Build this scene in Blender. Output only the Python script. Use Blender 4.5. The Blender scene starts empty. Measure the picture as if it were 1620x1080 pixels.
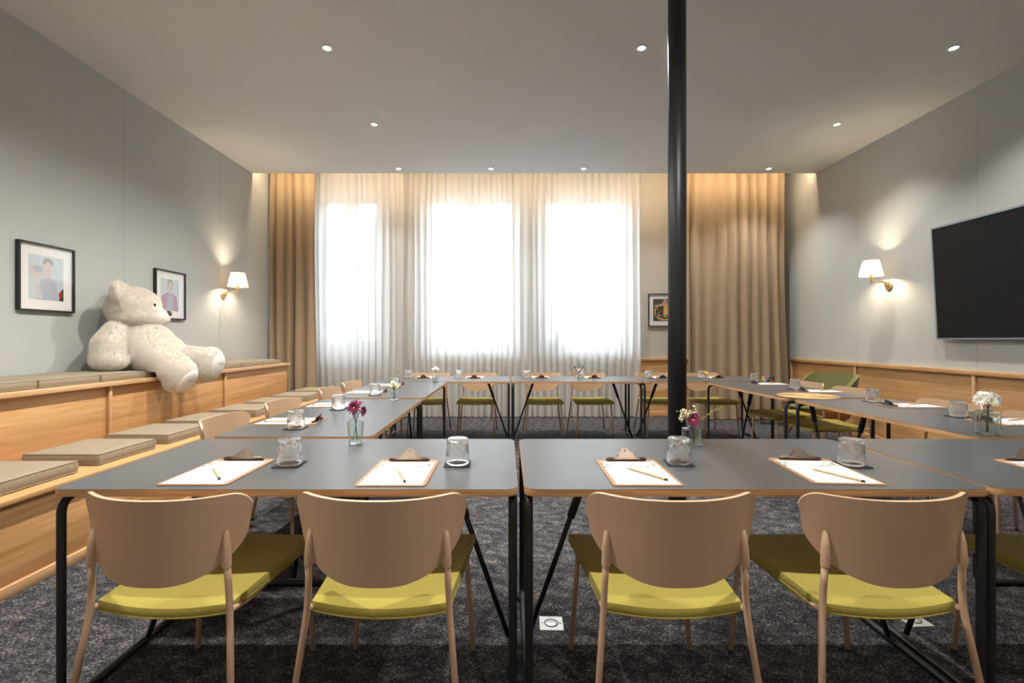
import bpy, bmesh, math, random
import numpy as np
from mathutils import Vector, Matrix, Quaternion

random.seed(7)
np.random.seed(7)
PI = math.pi
R = math.radians
scene = bpy.context.scene
COL = scene.collection

# ------------------------------------------------------------------ camera, world, exposure
cam_data = bpy.data.cameras.new('camera')
cam = bpy.data.objects.new('camera', cam_data)
COL.objects.link(cam)
cam.location = (0.0, 0.0, 1.22)
cam.rotation_euler = (R(90), 0, 0)
cam_data.sensor_width = 36.0
cam_data.lens = 17.0
cam_data.shift_x = 8 / 1620
cam_data.shift_y = -3 / 1620
cam_data.clip_start = 0.02
cam_data.clip_end = 300
scene.camera = cam

scene.view_settings.view_transform = 'Standard'
scene.view_settings.look = 'None'
scene.view_settings.gamma = 1.0
scene.view_settings.use_curve_mapping = False
scene.view_settings.exposure = 0.58

SKY = 8.8            # overcast daylight
SPOT_W = 195.0        # each ceiling spotlight
COVE_W = 42.0        # LED strip over the curtains
SCONCE_W = 62.0
WARM = (1.0, 0.965, 0.895)
COVE_COL = (1.0, 0.75, 0.47)

world = bpy.data.worlds.new('overcast_sky')
scene.world = world
world.use_nodes = True
wb = world.node_tree.nodes['Background']
wb.inputs[0].default_value = (0.76, 0.885, 1.0, 1)
wb.inputs[1].default_value = SKY

# ------------------------------------------------------------------ room numbers (metres)
XL, XR = -3.65, 4.43          # side walls
YB, YN = 7.72, -1.3           # window wall, wall behind the camera
ZC, ZU = 3.606, 3.98          # lowered ceiling, slab above the curtain slot
YE = 6.94                     # edge of the lowered ceiling
TZ = 0.74                     # table height


# ------------------------------------------------------------------ materials
def new_mat(name):
    m = bpy.data.materials.new(name)
    m.use_nodes = True
    nt = m.node_tree
    b = nt.nodes['Principled BSDF']
    return m, nt, b


def mat(name, color, rough=0.5, metal=0.0, var=0.0, vscale=8.0, stretch=(1, 1, 1), bump=0.0, bscale=200.0,
        trans=0.0, ior=1.45, sheen=0.0, emit=None, estr=0.0, spec=0.5, detail=3.0):
    m, nt, b = new_mat(name)
    b.inputs['Base Color'].default_value = (*color, 1)
    b.inputs['Roughness'].default_value = rough
    b.inputs['Metallic'].default_value = metal
    b.inputs['Transmission Weight'].default_value = trans
    b.inputs['IOR'].default_value = ior
    b.inputs['Sheen Weight'].default_value = sheen
    b.inputs['Specular IOR Level'].default_value = spec
    if emit:
        b.inputs['Emission Color'].default_value = (*emit, 1)
        b.inputs['Emission Strength'].default_value = estr
    if var or bump:
        tc = nt.nodes.new('ShaderNodeTexCoord')
        mp = nt.nodes.new('ShaderNodeMapping')
        mp.inputs['Scale'].default_value = stretch
        nt.links.new(tc.outputs['Object'], mp.inputs[0])
    if var:
        n = nt.nodes.new('ShaderNodeTexNoise')
        n.inputs['Scale'].default_value = vscale
        n.inputs['Detail'].default_value = detail
        nt.links.new(mp.outputs[0], n.inputs['Vector'])
        r = nt.nodes.new('ShaderNodeValToRGB')
        r.color_ramp.elements[0].position = 0.3
        r.color_ramp.elements[1].position = 0.7
        r.color_ramp.elements[0].color = (*[c * (1 - var) for c in color], 1)
        r.color_ramp.elements[1].color = (*[min(1, c * (1 + var)) for c in color], 1)
        nt.links.new(n.outputs['Fac'], r.inputs[0])
        nt.links.new(r.outputs[0], b.inputs['Base Color'])
    if bump:
        n2 = nt.nodes.new('ShaderNodeTexNoise')
        n2.inputs['Scale'].default_value = bscale
        n2.inputs['Detail'].default_value = 2
        nt.links.new(mp.outputs[0], n2.inputs['Vector'])
        bp = nt.nodes.new('ShaderNodeBump')
        bp.inputs['Strength'].default_value = bump
        bp.inputs['Distance'].default_value = 0.002
        nt.links.new(n2.outputs['Fac'], bp.inputs['Height'])
        nt.links.new(bp.outputs[0], b.inputs['Normal'])
    return m


def wood_mat(name, c1, c2, stretch, rough=0.45):
    m, nt, b = new_mat(name)
    tc = nt.nodes.new('ShaderNodeTexCoord')
    mp = nt.nodes.new('ShaderNodeMapping')
    mp.inputs['Scale'].default_value = stretch
    nt.links.new(tc.outputs['Object'], mp.inputs[0])
    n = nt.nodes.new('ShaderNodeTexNoise')
    n.inputs['Scale'].default_value = 1.0
    n.inputs['Detail'].default_value = 5
    n.inputs['Roughness'].default_value = 0.6
    n.inputs['Distortion'].default_value = 0.4
    nt.links.new(mp.outputs[0], n.inputs['Vector'])
    n2 = nt.nodes.new('ShaderNodeTexNoise')
    n2.inputs['Scale'].default_value = 6.0
    n2.inputs['Detail'].default_value = 3
    nt.links.new(mp.outputs[0], n2.inputs['Vector'])
    ad = nt.nodes.new('ShaderNodeMath')
    ad.operation = 'MULTIPLY_ADD'
    ad.inputs[1].default_value = 0.35
    nt.links.new(n2.outputs['Fac'], ad.inputs[0])
    nt.links.new(n.outputs['Fac'], ad.inputs[2])
    r = nt.nodes.new('ShaderNodeValToRGB')
    r.color_ramp.elements[0].position = 0.42
    r.color_ramp.elements[1].position = 0.9
    r.color_ramp.elements[0].color = (*c1, 1)
    r.color_ramp.elements[1].color = (*c2, 1)
    nt.links.new(ad.outputs[0], r.inputs[0])
    nt.links.new(r.outputs[0], b.inputs['Base Color'])
    b.inputs['Roughness'].default_value = rough
    return m


def carpet_mat():
    m, nt, b = new_mat('carpet_loops')
    tc = nt.nodes.new('ShaderNodeTexCoord')

    def streak(rot, scale, seed):
        mp = nt.nodes.new('ShaderNodeMapping')
        mp.inputs['Rotation'].default_value = (0, 0, rot)
        mp.inputs['Scale'].default_value = scale
        mp.inputs['Location'].default_value = (seed, seed * 2.3, 0)
        nt.links.new(tc.outputs['Object'], mp.inputs[0])
        n = nt.nodes.new('ShaderNodeTexNoise')
        n.inputs['Scale'].default_value = 1.0
        n.inputs['Detail'].default_value = 2.0
        n.inputs['Roughness'].default_value = 0.65
        nt.links.new(mp.outputs[0], n.inputs['Vector'])
        return n.outputs['Fac']

    a = streak(R(8), (70, 240, 1), 3.1)
    c = streak(R(-10), (260, 75, 1), 9.7)
    mx = nt.nodes.new('ShaderNodeMath')
    mx.operation = 'MAXIMUM'
    nt.links.new(a, mx.inputs[0])
    nt.links.new(c, mx.inputs[1])
    big = streak(R(30), (14, 18, 1), 5.5)
    ma = nt.nodes.new('ShaderNodeMath')
    ma.operation = 'MULTIPLY_ADD'
    ma.inputs[1].default_value = 0.30
    nt.links.new(big, ma.inputs[0])
    nt.links.new(mx.outputs[0], ma.inputs[2])
    r = nt.nodes.new('ShaderNodeValToRGB')
    e = r.color_ramp.elements
    e[0].position = 0.60
    e[0].color = (0.010, 0.011, 0.016, 1)
    e[1].position = 0.86
    e[1].color = (0.37, 0.325, 0.29, 1)
    x = r.color_ramp.elements.new(0.74)
    x.color = (0.055, 0.055, 0.062, 1)
    nt.links.new(ma.outputs[0], r.inputs[0])
    nt.links.new(r.outputs[0], b.inputs['Base Color'])
    b.inputs['Roughness'].default_value = 0.95
    b.inputs['Specular IOR Level'].default_value = 0.1
    bp = nt.nodes.new('ShaderNodeBump')
    bp.inputs['Strength'].default_value = 0.5
    bp.inputs['Distance'].default_value = 0.004
    nt.links.new(ma.outputs[0], bp.inputs['Height'])
    nt.links.new(bp.outputs[0], b.inputs['Normal'])
    return m


def ply_mat():
    m, nt, b = new_mat('birch_plywood_edge')
    tc = nt.nodes.new('ShaderNodeTexCoord')
    sp = nt.nodes.new('ShaderNodeSeparateXYZ')
    nt.links.new(tc.outputs['Object'], sp.inputs[0])
    n = nt.nodes.new('ShaderNodeTexNoise')
    n.inputs['Scale'].default_value = 9
    n.inputs['Detail'].default_value = 4
    mp = nt.nodes.new('ShaderNodeMapping')
    mp.inputs['Scale'].default_value = (0.5, 0.5, 14)
    nt.links.new(tc.outputs['Object'], mp.inputs[0])
    nt.links.new(mp.outputs[0], n.inputs['Vector'])
    mu = nt.nodes.new('ShaderNodeMath')
    mu.operation = 'MULTIPLY_ADD'
    mu.inputs[1].default_value = 2 * PI / 0.0085
    nt.links.new(sp.outputs[2], mu.inputs[0])
    nt.links.new(n.outputs['Fac'], mu.inputs[2])
    s = nt.nodes.new('ShaderNodeMath')
    s.operation = 'SINE'
    nt.links.new(mu.outputs[0], s.inputs[0])
    ad = nt.nodes.new('ShaderNodeMath')
    ad.operation = 'MULTIPLY_ADD'
    ad.inputs[1].default_value = 0.16
    nt.links.new(s.outputs[0], ad.inputs[0])
    nt.links.new(n.outputs['Fac'], ad.inputs[2])
    r = nt.nodes.new('ShaderNodeValToRGB')
    r.color_ramp.elements[0].position = 0.2
    r.color_ramp.elements[1].position = 0.75
    r.color_ramp.elements[0].color = (0.29, 0.135, 0.050, 1)
    r.color_ramp.elements[1].color = (0.60, 0.35, 0.165, 1)
    nt.links.new(ad.outputs[0], r.inputs[0])
    nt.links.new(r.outputs[0], b.inputs['Base Color'])
    b.inputs['Roughness'].default_value = 0.5
    return m


def sheer_mat():
    m = bpy.data.materials.new('sheer_voile')
    m.use_nodes = True
    nt = m.node_tree
    nt.nodes.clear()
    out = nt.nodes.new('ShaderNodeOutputMaterial')
    tr = nt.nodes.new('ShaderNodeBsdfTransparent')
    tr.inputs[0].default_value = (1, 1, 1, 1)
    tl = nt.nodes.new('ShaderNodeBsdfTranslucent')
    tl.inputs[0].default_value = (0.88, 0.88, 0.88, 1)
    df = nt.nodes.new('ShaderNodeBsdfDiffuse')
    df.inputs[0].default_value = (0.60, 0.575, 0.545, 1)
    m1 = nt.nodes.new('ShaderNodeMixShader')
    m1.inputs[0].default_value = 0.5
    nt.links.new(tl.outputs[0], m1.inputs[1])
    nt.links.new(df.outputs[0], m1.inputs[2])
    m2 = nt.nodes.new('ShaderNodeMixShader')
    # more thread is crossed where the cloth turns edge-on: the weave closes at grazing angles
    lw = nt.nodes.new('ShaderNodeLayerWeight')
    lw.inputs[0].default_value = 0.35
    mr = nt.nodes.new('ShaderNodeMapRange')
    mr.inputs['To Min'].default_value = 0.925
    mr.inputs['To Max'].default_value = 0.99
    nt.links.new(lw.outputs['Facing'], mr.inputs['Value'])
    nt.links.new(mr.outputs[0], m2.inputs[0])
    nt.links.new(tr.outputs[0], m2.inputs[1])
    nt.links.new(m1.outputs[0], m2.inputs[2])
    nt.links.new(m2.outputs[0], out.inputs[0])
    return m


def shade_mat():
    m = bpy.data.materials.new('cream_lampshade')
    m.use_nodes = True
    nt = m.node_tree
    nt.nodes.clear()
    out = nt.nodes.new('ShaderNodeOutputMaterial')
    tl = nt.nodes.new('ShaderNodeBsdfTranslucent')
    tl.inputs[0].default_value = (0.22, 0.155, 0.085, 1)
    df = nt.nodes.new('ShaderNodeBsdfDiffuse')
    df.inputs[0].default_value = (0.62, 0.52, 0.38, 1)
    m1 = nt.nodes.new('ShaderNodeMixShader')
    m1.inputs[0].default_value = 0.45
    nt.links.new(tl.outputs[0], m1.inputs[1])
    nt.links.new(df.outputs[0], m1.inputs[2])
    nt.links.new(m1.outputs[0], out.inputs[0])
    return m


def pane_mat(name, tint=(1, 1, 1), ior=1.45):
    m = bpy.data.materials.new(name)
    m.use_nodes = True
    nt = m.node_tree
    nt.nodes.clear()
    out = nt.nodes.new('ShaderNodeOutputMaterial')
    tr = nt.nodes.new('ShaderNodeBsdfTransparent')
    tr.inputs[0].default_value = (*tint, 1)
    gl = nt.nodes.new('ShaderNodeBsdfGlossy')
    gl.inputs['Roughness'].default_value = 0.02
    lw = nt.nodes.new('ShaderNodeLayerWeight')
    lw.inputs[0].default_value = 0.5
    pw = nt.nodes.new('ShaderNodeMath')
    pw.operation = 'POWER'
    pw.inputs[1].default_value = 5.0
    nt.links.new(lw.outputs['Facing'], pw.inputs[0])
    fr = nt.nodes.new('ShaderNodeMath')
    fr.operation = 'MULTIPLY_ADD'
    f0 = ((ior - 1) / (ior + 1)) ** 2
    fr.inputs[1].default_value = 1 - f0
    fr.inputs[2].default_value = f0
    nt.links.new(pw.outputs[0], fr.inputs[0])
    mx = nt.nodes.new('ShaderNodeMixShader')
    nt.links.new(fr.outputs[0], mx.inputs[0])
    nt.links.new(tr.outputs[0], mx.inputs[1])
    nt.links.new(gl.outputs[0], mx.inputs[2])
    nt.links.new(mx.outputs[0], out.inputs[0])
    return m


def paper_mat():
    """White sheet, printed grey line drawings and a rule along its head (y > 0.045 towards the clip)."""
    m, nt, b = new_mat('letterhead_paper')
    tc = nt.nodes.new('ShaderNodeTexCoord')
    sp = nt.nodes.new('ShaderNodeSeparateXYZ')
    nt.links.new(tc.outputs['Object'], sp.inputs[0])
    v = nt.nodes.new('ShaderNodeTexVoronoi')
    v.feature = 'DISTANCE_TO_EDGE'
    mp = nt.nodes.new('ShaderNodeMapping')
    mp.inputs['Scale'].default_value = (95, 200, 1)
    nt.links.new(tc.outputs['Object'], mp.inputs[0])
    nt.links.new(mp.outputs[0], v.inputs['Vector'])
    v.inputs['Scale'].default_value = 1.0
    ink = nt.nodes.new('ShaderNodeMath')
    ink.operation = 'LESS_THAN'
    ink.inputs[1].default_value = 0.20
    nt.links.new(v.outputs['Distance'], ink.inputs[0])
    no = nt.nodes.new('ShaderNodeTexNoise')
    no.inputs['Scale'].default_value = 62
    no.inputs['Detail'].default_value = 0
    nt.links.new(tc.outputs['Object'], no.inputs['Vector'])
    blob = nt.nodes.new('ShaderNodeMath')
    blob.operation = 'GREATER_THAN'
    blob.inputs[1].default_value = 0.56
    nt.links.new(no.outputs['Fac'], blob.inputs[0])

    def mul(a, c):
        k = nt.nodes.new('ShaderNodeMath')
        k.operation = 'MULTIPLY'
        nt.links.new(a, k.inputs[0])
        nt.links.new(c, k.inputs[1])
        return k.outputs[0]

    def cmp(sock, val, op):
        k = nt.nodes.new('ShaderNodeMath')
        k.operation = op
        k.inputs[1].default_value = val
        nt.links.new(sock, k.inputs[0])
        return k.outputs[0]

    y = sp.outputs[1]
    ab = nt.nodes.new('ShaderNodeMath')
    ab.operation = 'ABSOLUTE'
    nt.links.new(sp.outputs[0], ab.inputs[0])
    row = mul(cmp(y, 0.060, 'GREATER_THAN'), cmp(y, 0.082, 'LESS_THAN'))
    side = mul(mul(cmp(y, 0.060, 'GREATER_THAN'), cmp(y, 0.135, 'LESS_THAN')), cmp(ab.outputs[0], 0.062, 'GREATER_THAN'))
    zone = nt.nodes.new('ShaderNodeMath')
    zone.operation = 'MAXIMUM'
    nt.links.new(row, zone.inputs[0])
    nt.links.new(side, zone.inputs[1])
    ink2 = mul(mul(ink.outputs[0], blob.outputs[0]), zone.outputs[0])
    rule = mul(cmp(y, 0.0545, 'GREATER_THAN'), cmp(y, 0.0562, 'LESS_THAN'))
    rule = mul(rule, cmp(ab.outputs[0], 0.09, 'LESS_THAN'))
    title = mul(mul(cmp(y, 0.098, 'GREATER_THAN'), cmp(y, 0.104, 'LESS_THAN')), cmp(ab.outputs[0], 0.027, 'LESS_THAN'))
    n3 = nt.nodes.new('ShaderNodeTexNoise')
    n3.inputs['Scale'].default_value = 420
    nt.links.new(tc.outputs['Object'], n3.inputs['Vector'])
    title = mul(title, cmp(n3.outputs['Fac'], 0.5, 'GREATER_THAN'))
    col = None
    base = (0.52, 0.52, 0.53, 1)
    prev = None
    for sock, c in ((ink2, (0.17, 0.165, 0.16, 1)), (rule, (0.55, 0.54, 0.54, 1)), (title, (0.4, 0.38, 0.38, 1))):
        mx = nt.nodes.new('ShaderNodeMixRGB')
        nt.links.new(sock, mx.inputs[0])
        mx.inputs[2].default_value = c
        if prev is None:
            mx.inputs[1].default_value = base
        else:
            nt.links.new(prev, mx.inputs[1])
        prev = mx.outputs[0]
    nt.links.new(prev, b.inputs['Base Color'])
    b.inputs['Roughness'].default_value = 0.75
    return m


M = {}
M['carpet'] = carpet_mat()
M['wall'] = mat('grey_wall_fabric', (0.47, 0.485, 0.475), 0.9, var=0.05, vscale=300, stretch=(1, 1, 0.4), bump=0.25, bscale=700, spec=0.15)
M['plaster'] = mat('beige_plaster', (0.46, 0.43, 0.385), 0.9, var=0.03, vscale=5, spec=0.2)
M['ceiling'] = mat('white_ceiling_paint', (0.66, 0.66, 0.655), 0.92, var=0.012, vscale=3, spec=0.15)
M['seam'] = mat('dark_seam_backing', (0.10, 0.10, 0.10), 0.9)
M['oak'] = wood_mat('oak_veneer', (0.40, 0.195, 0.070), (0.64, 0.375, 0.165), (22, 1.1, 26))
M['oak_x'] = wood_mat('oak_veneer_crosswise', (0.40, 0.195, 0.070), (0.64, 0.375, 0.165), (1.1, 22, 26))
M['oak_edge'] = wood_mat('oak_lipping', (0.45, 0.25, 0.12), (0.64, 0.41, 0.22), (18, 1.6, 22))
M['oak_dark'] = mat('oak_in_joint', (0.26, 0.12, 0.04), 0.5, var=0.15)
M['laminate'] = mat('dark_grey_laminate', (0.072, 0.075, 0.079), 0.32, var=0.06, vscale=3, spec=0.65)
M['ply'] = ply_mat()
M['black'] = mat('black_powder_coat', (0.012, 0.012, 0.013), 0.38, spec=0.5)
M['column'] = mat('black_column_paint', (0.020, 0.0205, 0.021), 0.42, var=0.1, vscale=12, spec=0.6)
M['bolt'] = mat('zinc_bolt', (0.5, 0.48, 0.45), 0.35, metal=1)
M['shell'] = mat('beige_plastic_shell', (0.575, 0.385, 0.255), 0.30, bump=0.05, bscale=900)
M['tube'] = mat('beige_painted_tube', (0.55, 0.365, 0.245), 0.42)
M['seat'] = mat('mustard_green_felt', (0.385, 0.322, 0.068), 0.92, var=0.10, vscale=260, bump=0.3, bscale=900, sheen=0.15, spec=0.15)
M['rubber'] = mat('dark_rubber', (0.03, 0.028, 0.027), 0.7)
M['cushion'] = mat('taupe_cotton', (0.285, 0.23, 0.16), 0.92, var=0.06, vscale=500, stretch=(1, 1, 1), bump=0.25, bscale=900, sheen=0.1, spec=0.15)
M['piping'] = mat('taupe_piping', (0.28, 0.235, 0.165), 0.9)
M['drape'] = mat('brown_drape', (0.335, 0.252, 0.172), 0.9, var=0.06, vscale=400, bump=0.15, bscale=800, spec=0.15)
M['sheer'] = sheer_mat()
M['hem'] = mat('white_hem', (0.74, 0.71, 0.67), 0.9, spec=0.1)
M['glass'] = mat('clear_cut_glass', (1, 1, 1), 0.0, trans=0.95, ior=1.46)
M['vase_glass'] = mat('pale_green_bottle_glass', (0.93, 0.99, 0.97), 0.0, trans=1.0, ior=1.45)
M['pane'] = pane_mat('window_pane')
M['picture_glass'] = pane_mat('picture_glass', ior=1.55)
M['winframe'] = mat('white_window_paint', (0.78, 0.78, 0.77), 0.45)
M['coaster'] = mat('black_slate', (0.014, 0.014, 0.016), 0.75, var=0.2, vscale=60)
M['board'] = mat('brown_hardboard', (0.33, 0.175, 0.085), 0.6, var=0.12, vscale=90)
M['paper'] = paper_mat()
M['clip'] = mat('bronze_clip_metal', (0.135, 0.100, 0.078), 0.45, metal=1.0, var=0.15, vscale=60)
M['clip_dark'] = mat('dark_clip_metal', (0.07, 0.06, 0.06), 0.38, metal=0.9)
M['pencil'] = mat('natural_pencil_wood', (0.56, 0.345, 0.175), 0.5, var=0.1, vscale=40)
M['ferrule'] = mat('brass_ferrule', (0.72, 0.52, 0.2), 0.35, metal=1)
M['eraser'] = mat('black_eraser', (0.02, 0.02, 0.02), 0.8)
M['graphite'] = mat('graphite_tip', (0.05, 0.05, 0.05), 0.5)
M['brass'] = mat('brushed_brass', (0.78, 0.58, 0.30), 0.32, metal=1)
M['shade'] = shade_mat()
M['bulb'] = mat('lit_bulb', (1, 1, 1), 0.4, emit=(1.0, 0.82, 0.6), estr=12)
M['lens'] = mat('lit_spot_lens', (1, 1, 1), 0.4, emit=(1.0, 0.93, 0.84), estr=14)
M['led'] = mat('lit_led_strip', (1, 1, 1), 0.4, emit=COVE_COL, estr=6)
M['spot_ring'] = mat('white_spot_ring', (0.8, 0.8, 0.79), 0.5)
M['pic_frame'] = mat('black_picture_frame', (0.025, 0.024, 0.024), 0.38)
M['pic_white'] = mat('white_picture_frame', (0.75, 0.75, 0.75), 0.5)
M['mount'] = mat('white_mount_card', (0.80, 0.78, 0.76), 0.85)
M['tv_screen'] = mat('black_screen', (0.015, 0.0145, 0.0145), 0.5, spec=0.12)
M['tv_frame'] = mat('grey_metal_bezel', (0.27, 0.30, 0.33), 0.35, metal=0.8)
M['tv_back'] = mat('black_tv_back', (0.02, 0.02, 0.02), 0.5)
M['fur'] = mat('cream_plush', (0.86, 0.81, 0.735), 0.95, var=0.05, vscale=25, bump=0.3, bscale=120, sheen=0.3, spec=0.1)
M['pad'] = mat('pale_suede_pad', (0.72, 0.69, 0.65), 0.85)
M['nose'] = mat('brown_plastic_nose', (0.055, 0.035, 0.028), 0.5, bump=0.3, bscale=150)
M['eye'] = mat('black_glass_eye', (0.012, 0.011, 0.012), 0.12)
M['thread'] = mat('dark_thread', (0.05, 0.035, 0.03), 0.8)
M['red'] = mat('red_ribbon', (0.45, 0.06, 0.06), 0.6)
M['magenta'] = mat('magenta_petals', (0.21, 0.020, 0.085), 0.7, var=0.35, vscale=70)
M['white_petal'] = mat('white_petals', (0.82, 0.82, 0.77), 0.7)
M['cream_petal'] = mat('cream_petals', (0.78, 0.68, 0.48), 0.7)
M['yellow_petal'] = mat('yellow_petals', (0.85, 0.55, 0.02), 0.7)
M['orange_petal'] = mat('orange_petals', (0.62, 0.28, 0.02), 0.7)
M['purple_bud'] = mat('dusky_purple_buds', (0.13, 0.085, 0.14), 0.8)
M['pinkish'] = mat('pale_pink_buds', (0.74, 0.60, 0.52), 0.8)
M['flower_eye'] = mat('yellow_flower_centre', (0.75, 0.42, 0.03), 0.8)
M['flower_eye_green'] = mat('green_flower_centre', (0.50, 0.55, 0.05), 0.8)
M['stem'] = mat('green_stem', (0.085, 0.13, 0.035), 0.6)
M['sprig'] = mat('olive_sprig', (0.33, 0.31, 0.07), 0.7)
M['wicker'] = mat('natural_woven_straw', (0.52, 0.34, 0.15), 0.8, var=0.25, vscale=90)
M['lounge'] = mat('green_wool', (0.145, 0.152, 0.058), 0.95, var=0.10, vscale=180, bump=0.3, bscale=500, sheen=0.15, spec=0.1)
M['tan_shell'] = mat('tan_leather_shell', (0.48, 0.185, 0.045), 0.5)
M['leg_wood'] = mat('walnut_leg', (0.36, 0.185, 0.095), 0.45, var=0.15, vscale=30)
M['steel'] = mat('brushed_steel_plate', (0.72, 0.72, 0.72), 0.42, metal=0.6)
M['steel_dark'] = mat('engraved_ring', (0.05, 0.05, 0.05), 0.5)
M['facade'] = mat('pale_facade_render', (0.62, 0.62, 0.60), 0.9)
M['facade_trim'] = mat('pale_facade_stone', (0.70, 0.69, 0.66), 0.9)
M['facade_glass'] = mat('facade_window_glass', (0.40, 0.43, 0.45), 0.15)
M['asphalt'] = mat('grey_asphalt', (0.18, 0.18, 0.18), 0.95, var=0.1)
M['ceramic'] = mat('grey_ceramic', (0.20, 0.20, 0.20), 0.5)
M['leaf'] = mat('dark_leaves', (0.05, 0.09, 0.04), 0.6)
M['dark_art'] = mat('print_dark_green', (0.03, 0.04, 0.03), 0.6)
M['pale_art'] = mat('print_pale_blue', (0.52, 0.60, 0.62), 0.6)
M['skin_art'] = mat('print_skin', (0.52, 0.30, 0.20), 0.6)
M['skin_pale'] = mat('print_pale_skin', (0.60, 0.52, 0.50), 0.6)
M['hair_art'] = mat('print_hair', (0.36, 0.32, 0.31), 0.6)
M['blue_art'] = mat('print_slate_blue', (0.42, 0.46, 0.52), 0.6)
M['plum_art'] = mat('print_plum', (0.44, 0.27, 0.38), 0.6)
M['tan_art'] = mat('print_ochre', (0.72, 0.40, 0.07), 0.6)
M['c_red'] = mat('signal_red', (0.62, 0.02, 0.02), 0.45)
M['c_green'] = mat('bright_green', (0.06, 0.50, 0.08), 0.45)
M['c_teal'] = mat('dark_teal', (0.005, 0.11, 0.08), 0.45)
M['c_yellow'] = mat('sunny_yellow', (0.85, 0.52, 0.01), 0.45)
M['c_pink'] = mat('hot_pink', (0.80, 0.08, 0.26), 0.45)
M['c_blue'] = mat('mid_blue', (0.12, 0.26, 0.55), 0.45)
M['c_black'] = mat('soft_black', (0.012, 0.012, 0.012), 0.45)
M['c_white'] = mat('off_white', (0.75, 0.68, 0.55), 0.45)


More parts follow.
